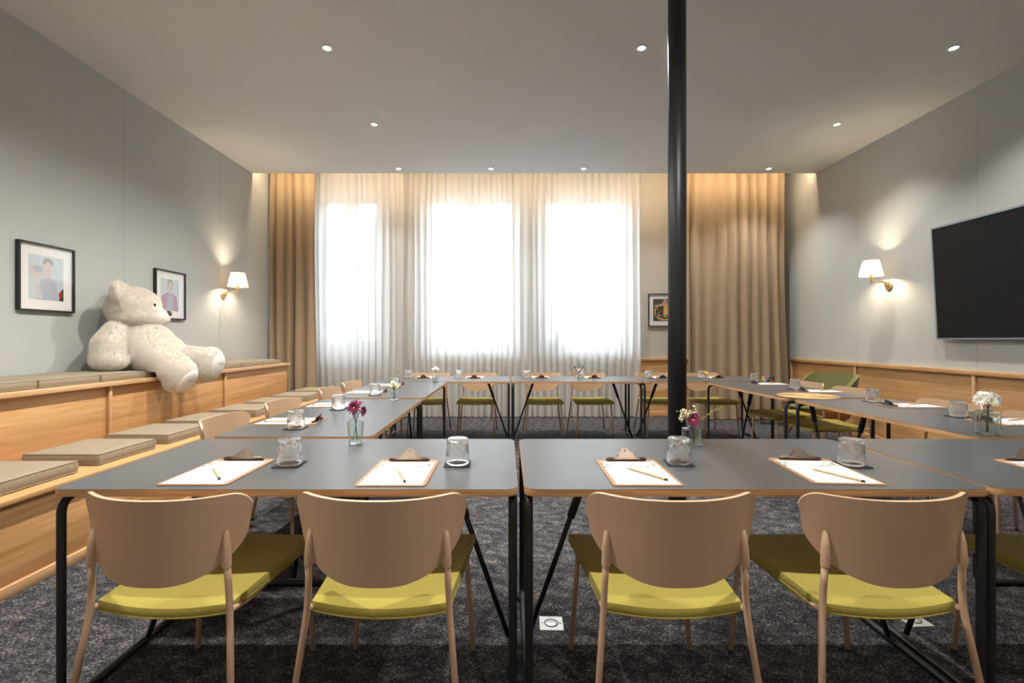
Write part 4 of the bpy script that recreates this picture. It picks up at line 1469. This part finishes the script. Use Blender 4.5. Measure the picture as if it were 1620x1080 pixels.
for k, (a, b) in enumerate((((-0.03, 0.125), (-0.066, 0.125)), ((-0.035, 0.14), (-0.05, 0.15)), ((0.0, 0.14), (0.01, 0.168)), ((-0.02, 0.135), (-0.028, 0.150)))):
    sprig('gypsophila', ['gypsophila sprig reaching furthest sideways in front of the black column', 'gypsophila sprig arching up in front of the black column', 'pinkish gypsophila sprig standing above the magenta daisy', 'gypsophila sprig close beside the magenta daisy'][k],
          V5, [(-0.006, 0.004, 0.012), (0.0, 0.003, 0.085), (a[0], -0.004, a[1]), (b[0], -0.006, b[1])], M['stem'], 26, M['pinkish'] if k == 2 else M['cream_petal'], 0.022, 'gypsophila before the column', 0.62, 0.0039)
sprig('sprig', 'long feathery olive sprig pointing away from the black column', V5, [(0.008, 0.003, 0.012), (0.004, 0.003, 0.085), (0.06, 0.0, 0.125), (0.11, 0.0, 0.158), (0.150, 0.0, 0.163)], M['sprig'], 60, M['sprig'], 0.009, None, 0.42, 0.0024)

# vase 6: narrow bottle, yellow bloom
V6 = (2.285, 5.55, TT)
bottle('glass_vase', 'narrow glass vase with a yellow bloom beyond the column', V6, [(0, 0), (0.022, 0), (0.027, 0.005), (0.028, 0.03), (0.024, 0.05), (0.014, 0.058), (0.012, 0.068), (0.015, 0.072)], seg=32)
flower('yellow_bloom', 'round bright yellow bloom in the narrow vase beyond column', V6, [(0, 0, 0.012), (0.0, 0, 0.06), (-0.002, -0.006, 0.092)], 0.030, 14, M['yellow_petal'], M['yellow_petal'], (0, -0.6, 1), None, 3, 0.6)

# vase 7: tall square bottle, white daisies
V7 = (2.435, 2.45, TT)
bottle('glass_vase', 'tall square glass vase with white daisies at the wainscot-side corner', V7,
       [(0, 0), (0.036, 0)] + [(0.0385, 0.003 + 0.112 * k / 30) for k in range(31)] + [(0.036, 0.119), (0.018, 0.124), (0.0145, 0.130), (0.0145, 0.140), (0.018, 0.144)], seg=64, square=True, relief=relief_loz, rz=R(3))
for k, (dx, dy, dz, dr) in enumerate(((0.0, -0.022, 0.172, (0.0, -1, 0.5)), (-0.042, -0.006, 0.174, (-0.8, -0.8, 0.4)), (0.046, -0.004, 0.168, (0.9, -0.6, 0.2)), (-0.012, 0.006, 0.196, (-0.2, -0.4, 1)), (0.034, 0.004, 0.192, (0.5, -0.4, 0.9)))):
    flower('white_daisy', ['white daisy facing the camera with green eye', 'white daisy leaning toward the column side', 'white daisy drooping toward the wainscot side', 'topmost white daisy of the bunch', 'upper white daisy beside the topmost one'][k] + ' in tall square vase',
           V7, [(0.006 * k - 0.012, 0.003 * k - 0.006, 0.012), (0.001 * k, 0, 0.125), (dx * 0.8, dy * 0.6, dz - 0.012), (dx, dy, dz)], 0.033, 17, M['white_petal'], M['flower_eye_green'], dr, 'white daisies in the tall square vase', 4, 0.4, 0.17)


# ------------------------------------------------------------------ ceiling spotlights
def spotlight(x, y, label, w=None, beam=150):
    t = thing('ceiling_spotlight', label, 'spotlight', (x, y, ZC), 0, 'recessed ceiling spotlights')
    MB().lathe([(0.030, -0.001), (0.047, -0.001), (0.047, -0.006), (0.040, -0.010), (0.032, -0.010), (0.030, -0.006)], seg=28).build('trim_ring', M['spot_ring'], t)
    MB().lathe([(0, -0.0085), (0.022, -0.0085), (0.030, -0.004), (0.030, -0.0005), (0, -0.0005)], seg=24).build('lens', M['lens'], t)
    ld = bpy.data.lights.new('spot_source', 'SPOT')
    ld.energy = w or SPOT_W
    ld.color = WARM
    ld.spot_size = R(beam)
    ld.spot_blend = 1.0
    ld.shadow_soft_size = 0.03
    lo = bpy.data.objects.new('spot_source', ld)
    COL.objects.link(lo)
    lo.parent = t
    lo.location = (0, 0, -0.03)
    return t


SX = (-1.47, 1.10, 3.65)
rows = [(3.95, SX, 'first visible row'), (5.35, (SX[0], SX[2]), 'second row'), (6.74, (-1.51, -0.22, 1.07, 2.37, 3.65), 'last row by the windows')]
side = {-1.47: 'on the bench side', -1.51: 'on the bench side', 1.10: 'beside the column', 3.65: 'on the television side', -0.22: 'over the middle window', 1.07: 'over the third window', 2.37: 'hidden behind the column'}
for y, xs_, nm in rows:
    for x in xs_:
        narrow = x > 3 or y > 6
        spotlight(x, y, 'lit recessed spotlight in the %s, %s' % (nm, side[x]), SPOT_W * (0.5 if narrow else 1.0), 110 if narrow else 150)
for y in (2.55, 1.15):
    for x in (SX if y < 2 else (SX[0], SX[2])):
        spotlight(x, y, 'lit recessed spotlight above the %s, %s' % ('near tables' if y > 2 else 'near chairs', side[x]), SPOT_W * (0.42 if x > 3 else 1.0), 110 if x > 3 else 150)


# ------------------------------------------------------------------ wall sconces
def sconce(label, xw, y, s, z_plate, z_shade, d, rz=0.0, watts=None, tint=(1.0, 0.80, 0.56)):
    """s = +1 when the lamp reaches towards +x."""
    t = thing('wall_sconce', label, 'wall lamp', (xw, y, z_plate), rz, 'wall sconces')
    q = Matrix.Rotation(R(90 * s), 4, 'Y')
    MB().lathe([(0, 0.001), (0.055, 0.001), (0.055, 0.010), (0.050, 0.016), (0, 0.016)], seg=32, mat4=q).build('back_plate', M['brass'], t, sharp=35)
    zs = z_shade - z_plate
    MB().tube(fillet([(s * 0.014, 0, 0), (s * 0.05, 0, 0), (s * 0.05, 0, 0.045), (s * d, 0, 0.045), (s * d, 0, zs - 0.11)], 0.012, 4), 0.0095, seg=10).build('arm', M['brass'], t)
    MB().lathe([(0, zs - 0.12), (0.016, zs - 0.12), (0.016, zs - 0.055), (0, zs - 0.055)], seg=16, center=(s * d, 0, 0)).build('socket', M['brass'], t, sharp=40)
    MB().ball((s * d, 0, zs - 0.022), 0.028, seg=16, rings=10).build('bulb', M['bulb'], t)
    sh = MB().lathe([(0.121, zs - 0.088), (0.079, zs + 0.088)], seg=40, center=(s * d, 0, 0)).build('lamp_shade', M['shade'], t)
    for r_, z_ in ((0.121, zs - 0.088), (0.079, zs + 0.088)):
        pts = [(s * d + r_ * math.cos(2 * PI * k / 40), r_ * math.sin(2 * PI * k / 40), z_) for k in range(40)]
        MB().tube(pts, 0.002, seg=6, closed=True).build('shade_rim', M['shade'], sh)
    ld = bpy.data.lights.new('sconce_source', 'POINT')
    ld.energy = watts or SCONCE_W
    ld.color = tint
    ld.shadow_soft_size = 0.034
    lo = bpy.data.objects.new('sconce_source', ld)
    COL.objects.link(lo)
    lo.parent = t
    lo.location = (s * d, 0, zs - 0.022)
    return t


sconce('brass wall sconce with lit cream shade on the bench-side wall', XL, 6.22, 1, 1.79, 1.99, 0.19)
sconce('brass wall sconce with lit cream shade beside the television', XR, 5.60, -1, 1.84, 2.045, 0.215)


for x, nm in ((-2.3, 'bench'), (0.4, 'middle'), (3.1, 'television')):      # added unseen lamps, put in to light the chair backs
    sconce('added fill sconce in brass with cream shade, unseen behind the camera, %s one' % (nm + '-side' if nm != 'middle' else nm), x, YN, 1, 1.84, 2.04, 0.21, R(90), 78, (1.0, 0.90, 0.78))

# ------------------------------------------------------------------ pictures
def picture(label, place, w, h, art, frame_m=None, iw=0.62, ih=0.66):
    """place: matrix taking local x (along the wall), z (up), -y (out of the wall)."""
    t = thing('framed_picture', label, 'picture')
    t.matrix_world = place
    fm = frame_m or M['pic_frame']
    b, d = 0.012, 0.032
    MB().box((-w / 2, -d, -h / 2), (-w / 2 + b, 0, h / 2)).box((w / 2 - b, -d, -h / 2), (w / 2, 0, h / 2)) \
        .box((-w / 2 + b, -d, h / 2 - b), (w / 2 - b, 0, h / 2)).box((-w / 2 + b, -d, -h / 2), (w / 2 - b, 0, -h / 2 + b)).build('frame', fm, t)
    MB().box((-w / 2 + b, -0.012, -h / 2 + b), (w / 2 - b, -0.002, h / 2 - b)).build('mount', M['mount'], t)
    pr = MB()
    W, H = w * iw, h * ih
    k = 0
    for shape, m in art:
        y = -0.0122 - 0.00015 * k
        pr.poly([(x * W / 2, y, z * H / 2) for x, z in shape][::1], m)
        k += 1
    pr.build('print', None, t)
    MB().box((-w / 2 + b, -0.026, -h / 2 + b), (w / 2 - b, -0.024, h / 2 - b)).build('glazing', M['picture_glass'], t)
    return t


def ell(cx, cz, rx, rz_, n=20, a0=0, a1=360):
    return [(cx + rx * math.cos(R(a0 + (a1 - a0) * k / n)), cz + rz_ * math.sin(R(a0 + (a1 - a0) * k / n))) for k in range(n if a1 - a0 == 360 else n + 1)]


SQ = [(-1, -1), (1, -1), (1, 1), (-1, 1)]
art1 = [(SQ, M['pale_art']), ([(-0.55, -1), (0.7, -1), (0.55, -0.1), (0.1, 0.1), (-0.35, -0.1)], M['blue_art']), ([(-0.1, 0.0), (0.25, 0.0), (0.2, 0.35), (-0.05, 0.35)], M['skin_pale']),
        (ell(0.08, 0.5, 0.26, 0.33), M['skin_pale']), (ell(0.08, 0.72, 0.30, 0.20), M['hair_art']), (ell(0.08, 0.5, 0.22, 0.24), M['skin_pale']),
        ([(-0.75, -0.2), (-0.5, -0.25), (-0.25, -0.95), (-0.5, -0.95)], M['skin_pale']), (ell(-0.55, 0.25, 0.40, 0.30), M['skin_pale']), (ell(-0.5, 0.38, 0.30, 0.16), M['blue_art']),
        ([(0.72, -1), (1, -1), (1, -0.4), (0.85, -0.5)], M['dark_art']), (ell(0.80, -0.72, 0.09, 0.14), M['c_red'])]
art2 = [(SQ, M['pale_art']), ([(-0.95, -1), (0.9, -1), (0.75, -0.1), (0.3, 0.12), (-0.4, 0.12), (-0.85, -0.1)], M['plum_art']), ([(-0.35, -1), (0.3, -1), (0.3, 0.0), (-0.3, 0.0)], M['blue_art']),
        ([(-0.15, 0.05), (0.2, 0.05), (0.18, 0.35), (-0.12, 0.35)], M['skin_pale']), (ell(0.03, 0.62, 0.32, 0.34), M['hair_art']), (ell(0.03, 0.55, 0.26, 0.30), M['skin_pale'])]
ring_pts = ell(0.1, -0.15, 1.0, 0.78, 28)
rim_in = ell(0.1, -0.15, 0.86, 0.66, 28)
dots = [(-0.55, 0.28, 'c_blue'), (-0.25, 0.38, 'c_blue'), (-0.5, 0.05, 'c_red'), (-0.2, -0.08, 'c_red'), (-0.45, -0.25, 'c_green'), (-0.75, -0.37, 'c_blue'), (-0.42, -0.46, 'c_yellow'), (-0.15, -0.5, 'c_blue'),
        (-0.62, -0.58, 'c_red'), (-0.38, -0.68, 'c_green'), (-0.1, -0.72, 'c_red'), (0.3, -0.6, 'c_green'), (0.55, -0.55, 'c_yellow'), (0.7, 0.1, 'c_blue'), (0.75, -0.25, 'c_red'), (0.5, 0.25, 'c_green'), (0.15, -0.55, 'c_yellow')]
clampx = lambda pts: [(max(-1, min(1, x)), max(-1, min(1, z))) for x, z in pts]
art3 = [(SQ, M['dark_art']), (clampx(ring_pts), M['tan_art']), (clampx(rim_in), M['c_black'])] \
    + [(ell(x, z, 0.10, 0.075, 10), M[c]) for x, z, c in dots] \
    + [([(-1, 0.3), (-0.9, 0.42), (-0.3, 0.55), (0.5, 0.55), (0.95, 0.38), (0.95, 0.25), (0.4, 0.38), (-0.2, 0.38)], M['skin_art']), ([(0.0, -0.45), (0.45, -0.45), (0.5, 0.1), (0.3, 0.45), (0.05, 0.45)], M['tan_art']), (ell(0.18, 0.74, 0.20, 0.24), M['skin_art'])]
art4 = [(SQ, M['tan_art']), ([(-0.7, -1), (0.8, -1), (0.6, -0.1), (0.0, 0.1), (-0.5, -0.1)], M['plum_art']), (ell(0.05, 0.45, 0.33, 0.38), M['hair_art'])]


def wall_place(x, y, z, ang):
    return Matrix.Translation((x, y, z)) @ Matrix.Rotation(R(ang), 4, 'Z')


picture('black framed faint portrait with raised arm, beside the bear', wall_place(XL + 0.001, 3.82, 1.704, 90), 0.465, 0.525, art1)
picture('black framed faint portrait in plum, partly behind the bear', wall_place(XL + 0.001, 5.22, 1.70, 90), 0.465, 0.52, art2)
picture('black framed colourful dotted picture half behind the black column', wall_place(2.49, YB - 0.001, 1.69, 0), 0.47, 0.52, art3, iw=0.68, ih=0.68)
picture('pale framed ochre picture seen through the sheer curtain', wall_place(-1.60, YB - 0.001, 1.69, 0), 0.37, 0.51, art4, M['pic_white'])

# ------------------------------------------------------------------ television
tv = thing('television', 'large black wall television with thin grey bezel', 'television', (XR - 0.09, 3.93, 1.785))
tv.rotation_euler = (0, R(-3.2), 0)
w2, h2 = 0.985, 0.565
MB().box((0.0, -w2 + 0.02, -h2 + 0.02), (0.03, w2 - 0.02, h2 - 0.02), bevel=0.006).build('housing', M['tv_back'], tv)
MB().box((-0.006, -w2, -h2), (0.012, -w2 + 0.016, h2)).box((-0.006, w2 - 0.016, -h2), (0.012, w2, h2)) \
    .box((-0.006, -w2 + 0.016, h2 - 0.016), (0.012, w2 - 0.016, h2)).box((-0.006, -w2 + 0.016, -h2), (0.012, w2 - 0.016, -h2 + 0.016)).build('bezel', M['tv_frame'], tv)
MB().box((-0.003, -w2 + 0.016, -h2 + 0.016), (0.0, w2 - 0.016, h2 - 0.016)).build('screen', M['tv_screen'], tv)
MB().box((0.03, -0.2, -0.15), (0.075, 0.2, 0.15), bevel=0.004).build('wall_bracket', M['black'], tv)

# ------------------------------------------------------------------ floor sockets
for x, y, lab, a in ((0.19, 2.075, 'square steel floor socket under the near middle table joint', -2), (1.765, 2.10, 'square steel floor socket behind the fourth near chair', 3), (0.14, 3.68, 'square steel floor socket inside the ring of tables', 0)):
    t = thing('floor_socket', lab, 'socket', (x, y, 0.0005), R(a), 'floor sockets')
    MB().prism(rrect(0.05, 0.05, 0.003, 3), 0, 0.004, bevel=0.001).build('plate', M['steel'], t)
    MB().lathe([(0.026, 0.0042), (0.030, 0.0042), (0.030, 0.0052), (0.026, 0.0052), (0.026, 0.0042)], seg=32).build('lid_ring', M['steel_dark'], t)
    MB().lathe([(0, 0.0041), (0.024, 0.0041), (0.023, 0.0052), (0, 0.0052)], seg=28).build('lid', M['steel'], t)
    for s in (-1, 1):
        MB().lathe([(0, 0.0041), (0.0032, 0.0041), (0.0028, 0.0054), (0, 0.0054)], seg=10, center=(s * 0.038, 0, 0)).build('screw', M['steel_dark'], t)

# vase with leafy branch on the third sill, a silhouette through the sheer
jg = thing('sill_jug', 'dark jug with leafy branch on the sill behind sheer', 'jug', (0.78, YB + 0.07, SILL + 0.001))
MB().lathe([(0, 0), (0.05, 0), (0.062, 0.03), (0.07, 0.12), (0.05, 0.22), (0.036, 0.27), (0.042, 0.29), (0.036, 0.285), (0.03, 0.27), (0, 0.26)], seg=28).build('body', M['ceramic'], jg)
mb = MB()
lf = MB()
for k in range(5):
    a = k * 1.3
    top = Vector((0.10 * math.cos(a), 0.03 * math.sin(a), 0.42 + 0.10 * k))
    stem_mesh(mb, [(0, 0, 0.2), top * 0.5 + Vector((0, 0, 0.14)), top], 0.003)
    for j in range(7):
        c = Vector((0, 0, 0.2)).lerp(top, 0.5 + 0.08 * j)
        q = Matrix.Rotation(random.uniform(0, 6), 4, 'Z') @ Matrix.Rotation(random.uniform(0.3, 1.2), 4, 'Y')
        lf.ball(c + Vector((random.uniform(-.03, .03), random.uniform(-.015, .015), 0)), (0.03, 0.014, 0.004), seg=8, rings=5, mat4=q)
mb.build('branch', M['stem'], jg)
lf.build('leaves', M['leaf'], jg)

# ------------------------------------------------------------------ white plush bear on the upper bench
bear = thing('teddy_bear', 'large white plush bear sitting on the upper bench', 'teddy bear', (-3.30, 4.34, 0.957))
B0 = Vector(bear.location)


def bw(x, y, z):
    return Vector((x, y, z)) - B0


def limb(mb, pts, rads, n=9):
    P = [Vector(p) for p in pts]
    for k in range(len(P) - 1):
        for i in range(n + (1 if k == len(P) - 2 else 0)):
            t = i / n
            mb.ball(P[k].lerp(P[k + 1], t), rads[k] * (1 - t) + rads[k + 1] * t, seg=20, rings=14)


mb = MB()
HF = Vector((math.cos(R(30)), math.sin(R(30)), 0.02)).normalized()     # where the face points
HS = Vector((0, 0, 1)).cross(HF).normalized()                             # towards its left ear
HU = HF.cross(HS).normalized()
HC = bw(-3.365, 4.36, 1.505)
Mh = Matrix((HF, HS, HU)).transposed().to_4x4()
mb.ball(HC, (0.205, 0.215, 0.180), seg=32, rings=20, mat4=Mh)                                     # skull
mb.ball(HC - HU * 0.07 + HF * 0.02, (0.20, 0.225, 0.130), seg=32, rings=20, mat4=Mh)              # cheeks
mb.ball(HC + HF * 0.150 - HU * 0.082, (0.122, 0.110, 0.086), seg=28, rings=18, mat4=Mh)           # muzzle
for s in (-1, 1):
    ec = HC + HS * s * 0.150 + HU * 0.125 - HF * 0.085
    mb.ball(ec, (0.050, 0.095, 0.100), seg=24, rings=16, mat4=Mh)
# trunk leaning back against the wall
mb.ball(bw(-3.36, 4.36, 1.235), (0.165, 0.20, 0.15), seg=28, rings=18)
mb.ball(bw(-3.26, 4.36, 1.165), (0.225, 0.240, 0.205), seg=28, rings=18)
mb.ball(bw(-3.19, 4.36, 1.115), (0.235, 0.25, 0.165), seg=28, rings=18)
# arms hang at the sides
limb(mb, [bw(-3.37, 4.18, 1.28), bw(-3.355, 4.085, 1.17), bw(-3.345, 4.05, 1.07)], [0.100, 0.122, 0.116])
mb.ball(bw(-3.325, 4.04, 1.045), (0.140, 0.108, 0.088), seg=24, rings=16)
limb(mb, [bw(-3.40, 4.54, 1.27), bw(-3.40, 4.62, 1.15), bw(-3.34, 4.64, 1.05)], [0.105, 0.120, 0.100])
# legs: the nearer one hangs over the edge, the other lies along the cushion
limb(mb, [bw(-3.16, 4.25, 1.075), bw(-3.0, 4.21, 1.035), bw(-2.88, 4.19, 0.965)], [0.145, 0.128, 0.128])
limb(mb, [bw(-3.14, 4.47, 1.06), bw(-2.98, 4.50, 1.05), bw(-2.86, 4.51, 1.03)], [0.135, 0.105, 0.110])
FD1 = Vector((0.80, -0.10, -0.60)).normalized()
FD2 = Vector((0.96, -0.06, -0.26)).normalized()
feet = []
for c, d in ((bw(-2.83, 4.185, 0.905), FD1), (bw(-2.775, 4.51, 0.995), FD2)):
    fs = Vector((0, 1, 0)) - d * d.y
    fs.normalize()
    fu = d.cross(fs)
    Mf = Matrix((d, fs, fu)).transposed().to_4x4()
    mb.ball(c, (0.105, 0.115, 0.150), seg=28, rings=18, mat4=Mf)
    feet.append((c, d, Mf))
body = mb.build('body', M['fur'], bear)
rm = body.modifiers.new('r', 'REMESH')
rm.mode = 'VOXEL'
rm.voxel_size = 0.013
sm = body.modifiers.new('s', 'SMOOTH')
sm.factor = 0.5
sm.iterations = 2
bake(body)
for v in body.data.vertices:               # it sits flat on its cushions
    w = v.co + B0
    if w.x < -2.962 and w.z < 0.9585:
        v.co.z = 0.9585 - B0.z
for p in body.data.polygons:
    p.use_smooth = True
if not body.data.materials:
    body.data.materials.append(M['fur'])


def on_surface(mbx, name, m, par=bear):
    return mbx.build(name, m, par)


nc = HC + HF * 0.258 - HU * 0.050
MB().ball(nc, (0.026, 0.036, 0.029), seg=18, rings=12, mat4=Mh).build('nose', M['nose'], bear)
for s in (-1, 1):
    ep = HC + HF * 0.163 + HS * s * 0.118 + HU * 0.022
    MB().ball(ep, 0.0155, seg=16, rings=10).build('eye', M['eye'], bear)
pts = [HC + HF * 0.258 - HU * 0.108 + HS * (-0.0) + (HS * -0.035 * k / 5 + HF * (-0.0025 * k * k / 2.2) + HU * (-0.012 + 0.0022 * k)) for k in range(6)]
MB().tube(pts, 0.003, seg=6).build('mouth', M['thread'], bear)
MB().box((-0.016, -0.004, -0.008), (0.016, 0.004, 0.008), mat4=Matrix.Translation(bw(-3.13, 4.30, 1.315))).build('ribbon_end', M['red'], bear)
for c, d, Mf in feet:
    p = MB().ball(c + d * 0.078, (0.042, 0.088, 0.118), seg=24, rings=16, mat4=Mf).build('foot_pad', M['pad'], bear)
    pts = [c + d * 0.121 + Mf.to_3x3() @ Vector((-0.004 * abs(k - 3), -0.055 + 0.018 * k, 0.035)) for k in range(7)]
    MB().tube(pts, 0.0016, seg=5).build('stitching', M['thread'], p)

# plush pile: short curved hairs rooted on the body
me = body.data
me.calc_loop_triangles()
vco = np.empty(len(me.vertices) * 3, dtype=np.float32)
me.vertices.foreach_get('co', vco)
vco = vco.reshape(-1, 3)
vno = np.empty(len(me.vertices) * 3, dtype=np.float32)
me.vertices.foreach_get('normal', vno)
vno = vno.reshape(-1, 3)
tri = np.empty(len(me.loop_triangles) * 3, dtype=np.int32)
me.loop_triangles.foreach_get('vertices', tri)
tri = tri.reshape(-1, 3)
A, Bv, Cv = vco[tri[:, 0]], vco[tri[:, 1]], vco[tri[:, 2]]
area = np.linalg.norm(np.cross(Bv - A, Cv - A), axis=1) * 0.5
NH = 130000
rng = np.random.default_rng(4)
pick = rng.choice(len(tri), NH, p=area / area.sum())
r1, r2 = np.sqrt(rng.random(NH)), rng.random(NH)
wa, wb2, wc = 1 - r1, r1 * (1 - r2), r1 * r2
root = A[pick] * wa[:, None] + Bv[pick] * wb2[:, None] + Cv[pick] * wc[:, None]
nrm = vno[tri[pick, 0]] * wa[:, None] + vno[tri[pick, 1]] * wb2[:, None] + vno[tri[pick, 2]] * wc[:, None]
nrm /= np.linalg.norm(nrm, axis=1)[:, None] + 1e-9
keep = np.ones(NH, bool)
for c, d, Mf in feet:                       # no pile on the suede soles
    loc = (root - np.array(c)) @ np.array(Mf.to_3x3())
    keep &= ~((loc[:, 0] > 0.070) & ((loc[:, 1] / 0.085) ** 2 + (loc[:, 2] / 0.115) ** 2 < 1))
for q_, rad in ((nc, 0.05),) + tuple((HC + HF * 0.163 + HS * s * 0.118 + HU * 0.022, 0.026) for s in (-1, 1)):
    keep &= np.linalg.norm(root - np.array(q_), axis=1) > rad
root, nrm = root[keep], nrm[keep]
NH = len(root)
ln = 0.0145 * rng.uniform(0.6, 1.15, NH)
muz = np.linalg.norm(root - np.array(HC + HF * 0.165 - HU * 0.082), axis=1) < 0.125
ln[muz] *= 0.4
comb = np.array([0.25, 0.0, -0.75])[None, :] + rng.normal(0, 0.35, (NH, 3))
comb -= nrm * (comb * nrm).sum(1)[:, None]
S = 4
pos = np.empty((NH, S, 3), dtype=np.float32)
for k in range(S):
    t_ = k / (S - 1)
    pos[:, k] = root + nrm * (ln * t_)[:, None] + comb * (ln * 0.75 * t_ * t_)[:, None]
hc = bpy.data.hair_curves.new('fur')
hc.add_curves([S] * NH)
hc.attributes['position'].data.foreach_set('vector', pos.reshape(-1))
ra = hc.attributes.get('radius') or hc.attributes.new('radius', 'FLOAT', 'POINT')
ra.data.foreach_set('value', np.tile(np.array([0.0009, 0.0008, 0.0006, 0.0003], dtype=np.float32), NH))
hc.materials.append(M['fur'])
fo = bpy.data.objects.new('fur', hc)
COL.objects.link(fo)
fo.parent = bear
fo['kind'] = 'stuff'

bpy.context.view_layer.update()
